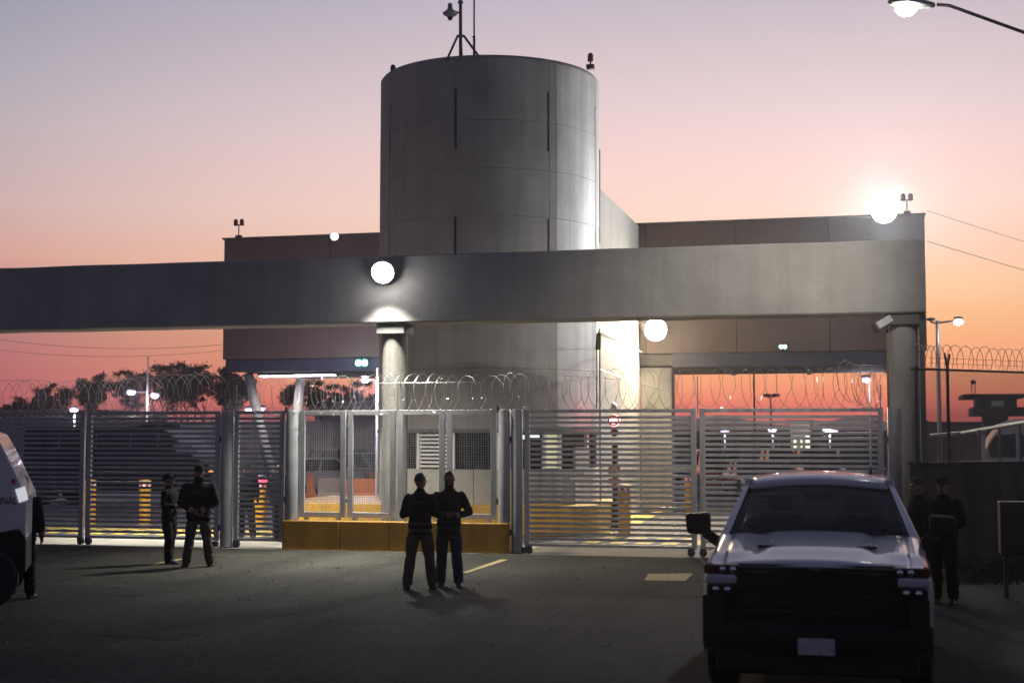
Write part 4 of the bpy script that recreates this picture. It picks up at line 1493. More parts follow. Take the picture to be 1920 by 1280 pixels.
# ================================================================== trees
def tree(px, D, ytop, spread, label, seed, dens=1.0, bushy=False):
    rn = random.Random(seed)
    p = atd(px, 820, D)
    H = CAM_H + (820 - ytop) / F_PX * D
    t = thing('tree', label, 'tree', (p.x, p.y, 0), group='trees behind the yard')
    Wd = spread * 1.75 / F_PX * D
    b = MB()
    tips = []

    def grow(a, d, L, r, depth):
        n = 4
        pts = [a]
        rr = [r]
        for i in range(n):
            d = (d + Vector((rn.uniform(-.2, .2), rn.uniform(-.2, .2), rn.uniform(-.04, .14)))).normalized()
            a = a + d * (L / n)
            pts.append(a)
            rr.append(r * (1 - .45 * (i + 1) / n))
        b.tube(pts, rr, 5)
        if depth == 0:
            tips.append(a)
            return
        if depth in (1, 2) and rn.random() < .7:
            tips.append(pts[-2].copy())
        for k in range(rn.choice((2, 3, 3) if depth > 1 else (2, 2, 3))):
            az = rn.uniform(0, 2 * PI)
            sp = rn.uniform(.35, .85)
            nd = (d + Vector((math.cos(az) * sp, math.sin(az) * sp, rn.uniform(-.1, .3)))).normalized()
            grow(a, nd, L * rn.uniform(.55, .8), r * .5, depth - 1)

    for s in range(1 if not bushy else 3):
        d0 = Vector((rn.uniform(-.12, .12), rn.uniform(-.1, .1), 1)) if not bushy else Vector((rn.uniform(-.5, .5), rn.uniform(-.4, .4), 1))
        grow(Vector((rn.uniform(-.2, .2), 0, 0)), d0.normalized(), H * (.30 if not bushy else .25), .13 * H / 8, 4)
    # fit the tips to the wanted size
    mz = max(q.z for q in tips)
    mw = max(abs(q.x) for q in tips) + .3
    k = H / (mz + .35)
    kw = min(1.9, max(.4, (Wd / 2) / mw))
    for q in b.v:
        q.z *= k
        q.x *= kw
        q.y *= kw
    b.build('trunk', BARK, t)
    c = MB()
    for q in tips:
        if rn.random() < .22:
            continue
        q = Vector((q.x * kw, q.y * kw, q.z * k))
        cr = rn.uniform(.26, .54) * H / 8
        for i in range(int(58 * dens)):
            u = Vector((rn.gauss(0, .5), rn.gauss(0, .5), rn.gauss(0, .32))) * cr
            cc_ = q + u
            s = rn.uniform(.05, .11) * H / 8
            e1 = Vector((rn.uniform(-1, 1), rn.uniform(-1, 1), rn.uniform(-1, 1))).normalized()
            e2 = e1.orthogonal().normalized()
            c.add([cc_ - e1 * s * 1.5, cc_ + e2 * s * .6, cc_ + e1 * s * 1.5, cc_ - e2 * s * .6], [(0, 1, 2, 3)])
    c.build('crown', LEAF, t)


TREES = [(-30, 150, 742, 60, 'low bushy tree at the far left edge', 101), (38, 150, 738, 60, 'low dark tree near the left edge', 102), (75, 140, 722, 52, 'small tree left of the first tall tree', 103),
         (108, 115, 712, 68, 'rounded tree above the leftmost gate leaf', 104), (166, 112, 694, 70, 'feathery tree left of the tall bare pole', 105),
         (216, 118, 686, 74, 'flat-topped tree beside the tall bare pole', 106), (258, 116, 694, 56, 'slim tree right behind the tall bare pole', 107), (312, 108, 678, 76, 'tall spreading tree right of the bare pole', 108),
         (342, 122, 690, 70, 'tree filling the gap left of the tallest tree', 116), (396, 125, 684, 70, 'tree half hidden behind the tallest tree', 117), (140, 128, 704, 60, 'tree between the rounded and the feathery tree', 118),
         (372, 108, 676, 84, 'tallest tree left of the bridge end', 109), (420, 110, 674, 70, 'tall tree under the left end of the bridge', 110),
         (458, 112, 690, 60, 'tree between the leaning columns', 111), (560, 100, 712, 62, 'bushy tree right of the leaning columns', 112), (608, 100, 704, 84, 'broad fan-shaped tree under the bridge', 113),
         (648, 104, 718, 60, 'smaller tree right of the fan-shaped tree', 114), (688, 100, 706, 46, 'slim tree next to the tower', 115)]
for i, (px, D, yt, sp_, l, sd) in enumerate(TREES):
    tree(px, D, yt, sp_, l, sd, dens=1.0 if i not in (0, 1, 2) else 1.5, bushy=i in (0, 1, 2, 12))

# ================================================================== pickup truck facing the camera
PAINT = mat('white_car_paint', (.47, .465, .50), .24, var=.02, coat=.8, spec=.5)
GRILLE = mat('grille_black', (.006, .006, .007), .5, var=.2, spec=.25)
CLEAR = glassmat('lamp_glass', (.9, .9, .9), .85)
WIND = glassmat('windscreen_glass', (.55, .6, .6), .42)
CHROME = mat('chrome', (.75, .75, .75), .08, 1.0, var=.03)
AMBER = mat('amber_lens', (.07, .012, .008), .15, var=.1)
SEAT = mat('seat_cloth', (.02, .02, .022), .9)
tk = thing('pickup_truck', 'white pickup truck with black grille parked facing the camera', 'pickup truck', (-.38, 12.62, 0), R(.6))


def sm(a, b_, x):
    t = max(0, min(1, (x - a) / (b_ - a)))
    return t * t * (3 - 2 * t)


def hood_z(x, y):
    u = y / 1.42
    z = 1.225 + .165 * (max(0, u) ** .8)
    z -= .045 * (x / .8) ** 2
    z += .020 * (1 - sm(.38, .54, abs(x))) * sm(.12, .6, y)
    z += .025 * sm(.52, .70, abs(x)) * sm(.1, .5, y)
    z -= .05 * (1 - sm(-.03, .10, y)) ** 2
    return z


def grid(fn, xs, ys):
    vs = [fn(x, y) for y in ys for x in xs]
    n = len(xs)
    fs = [(j * n + i, j * n + i + 1, (j + 1) * n + i + 1, (j + 1) * n + i) for j in range(len(ys) - 1) for i in range(n - 1)]
    return vs, fs


def lsp(a, b_, n):
    return [a + (b_ - a) * i / (n - 1) for i in range(n)]


xs = lsp(-.80, .80, 41)
ys = [-.03, 0, .03, .07, .12] + lsp(.18, 1.42, 22)
b = MB()
b.add(*grid(lambda x, y: (x, y + .05 * (x / .8) ** 2, hood_z(x, y)), xs, ys))
hood = b.build('hood', PAINT, tk, smooth=True)
sl_ = hood.modifiers.new('thick', 'SOLIDIFY')
sl_.thickness = .03
sl_.offset = -1
for s in (-1, 1):
    MB().box(s * .44 - .09, s * .44 + .09, .62, .66, hood_z(.44, .64) - .012, hood_z(.44, .64) + .012).build('hood_vent', GRILLE, tk, bevel=.006)


def zbot(y, cy=.98):
    r = .49
    d = abs(y - cy)
    base_z = .50
    return max(base_z, .42 + math.sqrt(max(0, r * r - d * d))) if d < r else base_z


for s in (-1, 1):
    b = MB()
    rings = []
    for y in [-.02, .02, .07] + lsp(.12, 1.62, 32):
        yy = min(y, 1.42)
        zh = hood_z(.80, yy) + (0 if y > .1 else 0)
        k = .945 + .055 * sm(-.02, .45, y)
        zb = zbot(y)
        pts = [(.806, zh - .012), (.86, zh + .0), (.915, zh - .02), (.965 * k, zh - .09), (.995 * k, zh - .22), (1.005 * k, zh - .34), (1.0 * k, .80), (.99 * k, .62), (.985 * k, .5)]
        ring_ = [(s * x, y, max(z, zb)) for x, z in pts] + [(s * .80, y, max(.5, zb)), (s * .80, y, zh - .03)]
        rings.append(ring_)
    b.loft(rings)
    b.build('fender', PAINT, tk, angle=35)
    # front corner: lamps and body-coloured nose
    hl = MB().box(s * .80 - .155, s * .80 + .145, -.045, .10, 1.118, 1.200).build('headlight', GLASS_D, tk, bevel=.015)
    for x in (.70, .79):
        MB().ball((s * x, -.045, 1.158), .030, .02, .028, 10, 6).build('reflector', CHROME, hl, smooth=True)
    MB().box(s * .905 - .045, s * .905 + .045, -.055, .02, 1.122, 1.196).build('turn_signal', AMBER, hl, bevel=.01)
    MB().box(s * .81 - .13, s * .81 + .14, -.06, .10, 1.035, 1.115).build('nose_panel', PAINT, tk, bevel=.02)
    l2 = MB().box(s * .81 - .12, s * .81 + .12, -.05, .10, .940, 1.032).build('fog_lamp', GLASS_D, tk, bevel=.015)
    for x in (.75, .85):
        MB().ball((s * x, -.05, .986), .032, .02, .030, 10, 6).build('reflector', CHROME, l2, smooth=True)
    MB().box(s * .87 - .10, s * .87 + .07, -.035, .06, .50, .938).build('corner_trim', BLACKP, tk, bevel=.015)
    # mirrors
    mr = MB().hexa([(s * 1.04, 1.56, 1.34), (s * 1.28, 1.58, 1.35), (s * 1.27, 1.68, 1.35), (s * 1.04, 1.68, 1.34)],
                   [(s * 1.04, 1.54, 1.56), (s * 1.29, 1.56, 1.55), (s * 1.28, 1.68, 1.55), (s * 1.04, 1.68, 1.57)]).build('mirror', BLACKP, tk, bevel=.035)
    MB().bar((s * .92, 1.64, 1.24), (s * 1.10, 1.62, 1.37), .11, .10).build('mirror_arm', BLACKP, mr)
    # pillars and sides
    MB().hexa([(s * .865, 1.40, 1.32), (s * .965, 1.50, 1.30), (s * .95, 1.62, 1.30), (s * .86, 1.46, 1.32)],
              [(s * .675, 2.10, 1.84), (s * .735, 2.16, 1.82), (s * .735, 2.24, 1.83), (s * .675, 2.2, 1.86)]).build('pillar', PAINT, tk, bevel=.012)
    for y in (2.75, 3.68):
        MB().hexa([(s * .90, y, 1.25), (s * .97, y, 1.25), (s * .97, y + .1, 1.25), (s * .90, y + .1, 1.25)],
                  [(s * .69, y, 1.84), (s * .745, y, 1.84), (s * .745, y + .1, 1.84), (s * .69, y + .1, 1.84)]).build('pillar', PAINT, tk)
    MB().hexa([(s * .66, 2.14, 1.83), (s * .745, 2.14, 1.80), (s * .745, 3.8, 1.80), (s * .66, 3.8, 1.83)],
              [(s * .66, 2.14, 1.89), (s * .73, 2.14, 1.87), (s * .73, 3.8, 1.87), (s * .66, 3.8, 1.89)]).build('roof_rail', PAINT, tk, bevel=.012)
    for (ya_, yb_) in ((1.63, 2.74), (2.76, 3.78)):
        d_ = MB().hexa([(s * .90, ya_, .50), (s * .985, ya_, .50), (s * .985, yb_, .50), (s * .90, yb_, .50)],
                       [(s * .90, ya_, 1.26), (s * .975, ya_, 1.26), (s * .975, yb_, 1.26), (s * .90, yb_, 1.26)]).build('door', PAINT, tk, bevel=.02)
        MB().box(s * .995 - .012, s * .995 + .012, yb_ - .3, yb_ - .12, 1.08, 1.12).build('handle', BLACKP, d_)
        MB().add([(s * .955, ya_ + .02, 1.262), (s * .955, yb_ - .02, 1.262), (s * .738, yb_ - .02, 1.81), (s * .738, max(ya_ + .02, 2.2), 1.81)], [(0, 1, 2, 3)]).build('side_window', WIND, tk)
    MB().hexa([(s * .90, 3.82, .55), (s * 1.0, 3.82, .55), (s * 1.0, 5.75, .55), (s * .90, 5.75, .55)],
              [(s * .90, 3.82, 1.32), (s * .985, 3.82, 1.32), (s * .985, 5.75, 1.32), (s * .90, 5.75, 1.32)]).build('bed_side', PAINT, tk, bevel=.02)
    for y in (.98, 4.65):
        wl_ = MB().lathe([(.25, -.13), (.38, -.13), (.405, -.10), (.405, .10), (.38, .13), (.25, .13)], (s * .86, y, .405), 'x', 32).build('wheel', RUBBER, tk, angle=35)
        MB().lathe([(.25, -.12), (.25, .12), (.22, .13 * s), (.06, .09 * s)], (s * .86, y, .405), 'x', 24).build('rim', GALV, wl_, angle=35)
    MB().tube([(s * .85, -.10, .50), (s * .85, -.17, .52)], .02, 6).build('tow_hook', BLACKP, tk)
# roof
xs = lsp(-.68, .68, 15)
ys = lsp(2.06, 3.8, 14)
b = MB()
b.add(*grid(lambda x, y: (x, y, 1.885 + .05 * (1 - (x / .68) ** 2) - .09 * (1 - sm(2.0, 2.35, y)) - .03 * sm(3.4, 3.8, y)), xs, ys))
rf = b.build('roof', PAINT, tk, smooth=True)
m_ = rf.modifiers.new('thick', 'SOLIDIFY')
m_.thickness = .035
m_.offset = -1
MB().hexa([(.50, 2.42, 1.92), (.54, 2.42, 1.92), (.54, 2.62, 1.92), (.50, 2.62, 1.92)], [(.51, 2.55, 2.0), (.53, 2.55, 2.0), (.53, 2.62, 2.0), (.51, 2.62, 2.0)]).build('roof_antenna', BLACKP, tk)
# windscreen
b = MB()


def ws(u, v):
    w = .865 + (.675 - .865) * v
    x = u * w
    return (x, 1.36 + .73 * v + .10 * u * u - .02 * math.sin(PI * v), 1.355 + .475 * v)


b.add(*grid(lambda u, v: ws(u, v), lsp(-1, 1, 17), lsp(0, 1, 9)))
b.build('windscreen', WIND, tk, smooth=True)
MB().box(-.86, .86, 1.36, 1.52, 1.28, 1.335).build('cowl', BLACKP, tk, bevel=.01)
for s in (-.5, .25):
    MB().bar((s, 1.37, 1.365), (s + .55, 1.42, 1.40), .018).build('wiper', BLACKP, tk)
MB().box(-.90, .90, 3.70, 3.78, .55, 1.27).build('cab_back', PAINT, tk)
MB().add([(-.88, 3.74, 1.27), (.88, 3.74, 1.27), (.70, 3.74, 1.82), (-.70, 3.74, 1.82)], [(0, 1, 2, 3)]).build('rear_window', WIND, tk)
MB().box(-.90, .90, 5.66, 5.75, .6, 1.32).build('tailgate', PAINT, tk, bevel=.02)
MB().box(-.90, .90, 3.82, 5.66, .58, .64).build('bed_floor', BLACKP, tk)
MB().box(-.89, .89, .25, 3.70, .44, .50).build('floor_pan', BLACKP, tk)
MB().box(-.79, .79, .16, 1.36, .60, 1.08).build('engine_bay', BLACKP, tk)
# interior
MB().box(-.86, .86, 1.50, 1.85, 1.0, 1.31).build('dashboard', BLACKP, tk, bevel=.05)
for x in (-.40, .40):
    st_ = MB().hexa([(x - .26, 2.45, .95), (x + .26, 2.45, .95), (x + .26, 2.60, .95), (x - .26, 2.60, .95)],
                    [(x - .22, 2.62, 1.50), (x + .22, 2.62, 1.50), (x + .22, 2.74, 1.50), (x - .22, 2.74, 1.50)]).build('seat', SEAT, tk, bevel=.05)
    MB().box(x - .13, x + .13, 2.62, 2.72, 1.53, 1.70).build('headrest', SEAT, st_, bevel=.04)
MB().box(-.80, .80, 3.45, 3.6, .8, 1.36).build('rear_seat', SEAT, tk, bevel=.05)
MB().box(-.14, .14, 2.02, 2.05, 1.68, 1.76).build('inner_mirror', BLACKP, tk, bevel=.01)
sw = MB()
sw.tube([(.40 + .19 * math.cos(a), 1.95 + .08 * math.sin(a), 1.22 + .17 * math.sin(a)) for a in [2 * PI * k / 20 for k in range(21)]], .018, 6)
sw.build('steering_wheel', BLACKP, tk)
# grille and bumper
MB().box(-.655, .655, .02, .12, .62, 1.205).build('grille_backing', GRILLE, tk)
for k in range(6):
    z = .78 + k * .068
    MB().box(-.655, .655, -.02 + .004 * k, .03, z, z + .028).build('grille_bar', GRILLE, tk, bevel=.006)
MB().box(-.66, .66, -.05, .05, 1.15, 1.19).build('grille_header', GRILLE, tk, bevel=.012)
b = MB()
rings = []
for x in lsp(-.965, .965, 21):
    c = .10 * (abs(x) ** 3)
    rings.append([(x, -.11 + c * 1.4, .50), (x, -.13 + c * 1.4, .56), (x, -.12 + c * 1.4, .66), (x, -.08 + c * 1.4, .70), (x, .12, .70), (x, .12, .46), (x, -.10 + c, .46)])
b.loft(rings)
b.build('bumper', mat('bumper_black', (.008, .008, .009), .5, var=.2, spec=.25), tk, angle=35)
MB().box(-.85, .85, -.06, .12, .27, .46).build('air_dam', BLACKP, tk, bevel=.03)
pl = MB().box(-.155, .155, -.148, -.134, .46, .60).build('licence_plate', mat('plate_white', (.42, .42, .44), .5, var=.25, scale=30), tk, bevel=.004)
MB().box(-.05, .05, -.056, -.046, 1.165, 1.18).build('badge', CHROME, tk)
for x in (-.40, .47, .52):  # small chrome beads added to stand in for glints on the hood
    z = hood_z(x, .78)
    MB().ball((x, .78, z + .012), .016, .02, .012, 8, 6).build('hood_glint_bead', CHROME, tk, smooth=True)



# ================================================================== white patrol vehicle cut by the left edge
vo = gnd(46, 1140)
pv = thing('patrol_vehicle', 'white patrol vehicle with navy lettering cut off by the left picture edge', 'patrol vehicle', (vo.x, vo.y, 0), R(13.67 + 15))
b = MB()
prof = [(0, .92), (.0, 1.50), (-.06, 1.63), (-.30, 2.13), (-.42, 2.34), (-.62, 2.42), (-4.6, 2.42), (-4.75, 2.3), (-4.75, .75), (-1.2, .75), (-.9, .98), (-.28, 1.02), (-.10, 1.06)]
b.prism(prof, 0, 1.95, 'y')
WPV = mat('patrol_white', (.60, .60, .62), .3, var=.04, coat=.5)
b.build('body', WPV, pv, bevel=.03)
b = MB()
b.prism([(.0, .48), (.0, .915), (-.10, 1.05), (-.28, 1.012), (-.9, .97), (-1.2, .74), (-4.75, .74), (-4.75, .48)], .02, 1.93, 'y')
b.build('cladding', BLACKP, pv, bevel=.015)
for (x, y) in ((-.50, .06), (-.50, 1.75), (-3.7, .06), (-3.7, 1.75)):
    wl_ = MB().lathe([(.22, -.13), (.37, -.13), (.41, -.10), (.41, .10), (.37, .13), (.22, .13)], (x, y, .41), 'y', 32).build('wheel', RUBBER, pv, angle=35)
    MB().lathe([(.24, -.12), (.20, -.10), (.05, -.13)], (x, y, .41), 'y', 20).build('rim', STEEL_D, wl_, angle=35)
lm = MB().add([(-.155, -.012, 1.60), (-.03, -.012, 1.64), (.012, -.012, 1.46), (-.10, -.012, 1.42), (-.155, .06, 1.60), (-.03, .06, 1.64), (.012, .06, 1.46), (-.10, .06, 1.42)],
              [(0, 1, 2, 3), (0, 4, 5, 1), (1, 5, 6, 2), (2, 6, 7, 3), (3, 7, 4, 0), (4, 7, 6, 5)]).build('lens_reflection_glow', glow('lens_reflection_glow', (.95, .95, 1), .55), pv)  # bright reflection on the lamp lens put in as a weak glow
MB().box(-.20, -.16, -.008, .0, 1.68, 1.74).build('red_mark', REDW, pv)


def text_part(txt, parent, size, M, m, sx=1.0, name='lettering', depth=.002):
    cu = bpy.data.curves.new('lettering_curve', 'FONT')
    cu.body = txt
    cu.size = size
    cu.extrude = depth
    cu.align_x = 'RIGHT'
    tmp = bpy.data.objects.new('lettering_tmp', cu)
    COL.objects.link(tmp)
    dg = bpy.context.evaluated_depsgraph_get()
    me = bpy.data.meshes.new_from_object(tmp.evaluated_get(dg))
    bpy.data.objects.remove(tmp)
    bpy.data.curves.remove(cu)
    me.transform(M @ Matrix.Diagonal((sx, 1, 1, 1)))
    me.materials.clear()
    me.materials.append(m)
    return link(name, me, parent)


text_part('NACIONAL', pv, .145, Matrix.Translation((-.125, -.006, 1.40)) @ Matrix.Rotation(R(90), 4, 'X'), mat('navy_ink', (.03, .03, .06), .6), .72)
MB().box(-1.9, -.9, -.012, 0, 1.72, 2.2).build('side_window', GLASS_D, pv, bevel=.01)


# ================================================================== dark armoured truck behind the left gates
AY = 44.0
ARM = mat('armour_paint', (.020, .022, .025), .75, var=.2, scale=2)


def ax(px):
    return px_to_x(px, AY)


def az(py, px=220):
    return aty(px, py, AY).z


X0, X1 = ax(46), ax(398)
at_ = thing('armoured_truck', 'dark armoured truck with a roof light bar behind the left gates', 'armoured truck', ((X0 + X1) / 2, AY, 0))
b = MB()
zr = az(799)
b.prism([(X0, .7), (X0, zr - .1), (X0 + .15, zr), (ax(288), zr), (ax(300), zr - .06), (ax(366), az(858)), (ax(392), az(868)), (ax(398), az(880)), (X1, .62), (ax(392), .5), (X0 + .3, .5)], AY, AY + 2.3, 'y')
b.build('body', ARM, at_, world=True, bevel=.03)
for k, (pa, pb) in enumerate(((60, 108), (118, 176), (186, 240), (250, 292))):
    w_ = MB().add([(ax(pa), AY - .012, az(842)), (ax(pb), AY - .012, az(842)), (ax(pb + 2), AY - .012, az(814)), (ax(pa + 3), AY - .012, az(814))], [(0, 1, 2, 3)]).build('side_window', GLASS_D, at_, world=True)
    MB().bar((ax(pb + 4), AY - .02, az(842)), (ax(pb + 6), AY - .02, az(814)), .035, .02).build('window_trim', GALV, w_)
    w_.children[0].data.transform(Matrix.Translation(-abs_loc(w_)))
p_ = [(ax(306), zr - .12), (ax(362), az(856))]
MB().add([(p_[0][0] + .02, AY + .15, p_[0][1] + .0), (p_[0][0] + .02, AY + 2.15, p_[0][1]), (p_[1][0] + .03, AY + 2.2, p_[1][1] + .02), (p_[1][0] + .03, AY + .1, p_[1][1] + .02)], [(0, 1, 2, 3)]).build('windscreen', GLASS_D, at_, world=True)
MB().add([(ax(322), AY - .015, az(830)), (ax(356), AY - .015, az(830)), (ax(372), AY - .015, az(847)), (ax(332), AY - .015, az(847))], [(0, 1, 2, 3)]).build('door_window', mat('door_glint_pale', (.30, .31, .34), .3), at_, world=True)  # pale colour stands in for a glint on the door window
lb = MB().box(ax(232), ax(292), AY + .5, AY + 1.8, zr + .003, zr + .16).build('light_bar', BLACKP, at_, world=True, bevel=.02)
for pa, pb, m in ((233, 252, WHITEP), (280, 292, REDW)):
    o = MB().box(ax(pa), ax(pb), AY + .47, AY + 1.0, zr + .03, zr + .14).build('beacon_lens', m, lb)
    o.data.transform(Matrix.Translation(-abs_loc(lb)))
for px in (82, 346):
    for y in (AY + .12, AY + 2.15):
        wl_ = MB().lathe([(.28, -.17), (.50, -.17), (.54, -.13), (.54, .13), (.5, .17), (.28, .17)], (ax(px), y, .54), 'y', 28).build('wheel', RUBBER, at_, world=True, angle=35)
        o = MB().lathe([(.27, -.18), (.22, -.15), (.06, -.19)], (ax(px), y, .54), 'y', 18).build('rim', STEEL_D, wl_, angle=35)
        o.data.transform(Matrix.Translation(-abs_loc(wl_)))
MB().ball((ax(396), AY - .0, az(884)), .09, .06, .07).build('side_marker', glow('amber_marker', (1, .42, .12), .8), at_, world=True, smooth=True)
MB().box(ax(384), ax(402), AY + .1, AY + 2.2, .55, .8).build('bumper', BLACKP, at_, world=True, bevel=.03)


# ================================================================== parked cars
def car(label, px, D, rz, col, kind='sedan', rough=.25, lamps=None):
    p = atd(px, 860, D)
    t = thing('parked_car', label, 'car', (p.x, p.y, 0), rz, group='cars parked in the yard')
    P = mat('car_paint_%d_%d_%d' % tuple(int(c * 255) for c in col), col, rough, var=.03, coat=.6)
    if kind == 'sedan':
        W, body = .88, [(-2.2, .32), (-2.25, .55), (-2.1, .74), (-1.05, .90), (1.45, .93), (2.15, .86), (2.22, .55), (2.15, .32)]
        gh = ((-1.0, 1.55), (-.25, 1.0), .92, 1.43, .66)
    elif kind == 'suv':
        W, body = .93, [(-2.3, .36), (-2.32, .7), (-2.2, .96), (-1.15, 1.08), (2.25, 1.10), (2.32, .7), (2.25, .36)]
        gh = ((-1.1, 2.22), (-.45, 1.95), 1.09, 1.75, .72)
    else:                     # pickup with a short cab
        W, body = .90, [(-2.5, .36), (-2.52, .7), (-2.4, .90), (-1.3, 1.02), (.55, 1.03), (.6, .98), (2.45, .98), (2.5, .6), (2.45, .36)]
        gh = ((-1.2, .5), (-.6, .35), 1.02, 1.62, .68)
    rings = []
    for x, sh in ((-W, .07), (-W + .05, .0), (0, -.015), (W - .05, .0), (W, .07)):
        rings.append([(x, y * (1 - .03 * (abs(x) / W)), z - (sh if z > .6 else -sh)) for y, z in body])
    MB().loft(rings).build('body', P, t, angle=40)
    (y0, y1), (t0, t1), z0, z1, tw_ = gh
    g = MB().hexa([(-W + .06, y0, z0 - .06), (W - .06, y0, z0 - .06), (W - .06, y1, z0 - .06), (-W + .06, y1, z0 - .06)], [(-tw_, t0, z1), (tw_, t0, z1), (tw_, t1, z1), (-tw_, t1, z1)])
    g.build('cabin', GLASS_D, t, bevel=.04)
    MB().hexa([(-tw_ - .02, t0 - .05, z1 - .03), (tw_ + .02, t0 - .05, z1 - .03), (tw_ + .02, t1 + .05, z1 - .03), (-tw_ - .02, t1 + .05, z1 - .03)],
              [(-tw_ + .06, t0 + .05, z1 + .035), (tw_ - .06, t0 + .05, z1 + .035), (tw_ - .06, t1 - .05, z1 + .035), (-tw_ + .06, t1 - .05, z1 + .035)]).build('roof', P, t, bevel=.02)
    for s in (-1, 1):
        for yb_, yt_ in ((y0, t0), (y1, t1), ((y0 + y1) / 2, (t0 + t1) / 2)):
            MB().bar((s * (W - .045), yb_, z0 - .05), (s * (tw_ + .012), yt_, z1), .07, .05).build('pillar', P, t)
        for y in (body[0][0] + .85, body[-1][0] - .85):
            wl_ = MB().lathe([(.18, -.1), (.30, -.1), (.33, -.07), (.33, .07), (.3, .1), (.18, .1)], (s * (W - .08), y, .33), 'x', 22).build('wheel', RUBBER, t, angle=35)
            MB().lathe([(.19, s * .09), (.16, s * .105), (.04, s * .085)], (s * (W - .08), y, .33), 'x', 16).build('rim', GALV, wl_, angle=35)
        MB().box(s * (W - .22) - .14, s * (W - .22) + .14, body[0][0] - .03, body[0][0] + .2, .58, .72).build('headlight', CHROME, t, bevel=.02)
        MB().box(s * (W - .14) - .10, s * (W - .14) + .10, body[-1][0] - .15, body[-1][0] + .04, .66, .85).build('tail_light', lamps or REDW, t, bevel=.02)
    MB().box(-.26, .26, body[0][0] - .035, body[0][0] + .03, .42, .53).build('licence_plate', WHITEP, t)


LITRED = glow('tail_lit', (1, .10, .05), 2.0)
car('white hatchback seen through the mesh left of the orange barriers', 582, 60, R(-60), (.55, .52, .52))
car('dark off-road car between the white hatchback and the beige pickup', 622, 66, R(-130), (.03, .03, .035), 'suv')
car('beige pickup with a red tail light left of the tower', 676, 62, R(72), (.42, .38, .26), 'pickup', lamps=LITRED)
car('dark car behind the beige pickup by the tower edge', 712, 78, R(80), (.05, .05, .06), 'sedan')
car('red car at the left end of the right car park row', 1347, 60, R(14), (.22, .02, .02), 'suv')
car('dark red sedan in front of the right car park row', 1412, 55, R(18), (.16, .02, .025))
car('dark car in the middle of the right car park row', 1470, 66, R(14), (.05, .045, .05), 'suv')
car('maroon sedan right of the middle of the car park row', 1530, 62, R(12), (.12, .03, .03), 'suv')
car('dark car at the right end of the car park row', 1602, 64, R(12), (.04, .04, .05), 'suv')
car('blue car half hidden by the pier beyond the right gate', 1290, 74, R(60), (.04, .05, .11), 'sedan')

# white van beyond the chain-link fence
vp = atd(1905, 860, 44)
vn = thing('white_van', 'white van with a curved front beyond the chain-link fence at right', 'van', (vp.x, vp.y, 0), R(0))
b = MB()
b.prism([(-1.0, .4), (-1.0, 1.9), (-.75, 2.35), (-.45, 2.72), (-.1, 2.85), (3.8, 2.95), (3.9, .4)], -1.0, 1.0, 'y')
b.build('body', mat('van_white', (.5, .5, .48), .35, coat=.4), vn, bevel=.05)
MB().prism([(-.90, 2.0), (-.68, 2.36), (-.1, 2.42), (-.1, 1.7), (-.85, 1.7)], -1.012, -1.003, 'y').build('side_window', GLASS_D, vn)
MB().box(.05, 1.1, -1.012, -1.003, 1.7, 2.4).build('side_window', GLASS_D, vn)
for x in (-.3, 2.9):
    for y in (-.95, .95):
        MB().lathe([(.2, -.1), (.36, -.1), (.36, .1), (.2, .1)], (x, y, .36), 'y', 20).build('wheel', RUBBER, vn, angle=35)
MB().box(-1.03, -.98, -.9, -.6, .9, 1.15).build('headlight', CHROME, vn, bevel=.02)

# ================================================================== people
SKIN = mat('skin', (.22, .12, .085), .55, var=.1, scale=20)
HAIR = mat('hair_black', (.008, .007, .007), .6, var=.3, scale=60)


def cloth(name, c):
    return mat(name, c, .9, var=.25, scale=9, bump=.25, bscale=120, spec=.15)


JACK = cloth('jacket_black', (.010, .010, .011))
JACK2 = cloth('jacket_charcoal', (.016, .016, .017))
TRO_G = cloth('trousers_olive', (.062, .056, .044))
TRO_B = cloth('trousers_black', (.014, .014, .014))
JEAN = cloth('jeans_blue', (.028, .036, .058))
BOOT = mat('boot_leather', (.012, .011, .010), .4, var=.2)
MASK = cloth('mask_black', (.007, .007, .008))


class Body(MB):
    def limb(self, pts, radii, mi, n=12):
        self.mi = mi
        P = [Vector(p) for p in pts]
        # rounded ends
        d0 = (P[0] - P[1]).normalized()
        d1 = (P[-1] - P[-2]).normalized()
        pp = [P[0] + d0 * radii[0] * .8, P[0] + d0 * radii[0] * .5] + P + [P[-1] + d1 * radii[-1] * .5, P[-1] + d1 * radii[-1] * .8]
        rr = [radii[0] * .45, radii[0] * .85] + list(radii) + [radii[-1] * .85, radii[-1] * .45]
        self.tube(pp, rr, n)

    def stack(self, secs, mi, n=20, pw=.88):
        self.mi = mi
        rings = []
        for (x, y, z, rx, ry) in secs:
            ring_ = []
            for k in range(n):
                a = 2 * PI * k / n
                ca, sa = math.cos(a), math.sin(a)
                ring_.append((x + rx * math.copysign(abs(ca) ** pw, ca), y + ry * math.copysign(abs(sa) ** pw, sa), z))
            rings.append(ring_)
        self.loft(rings)


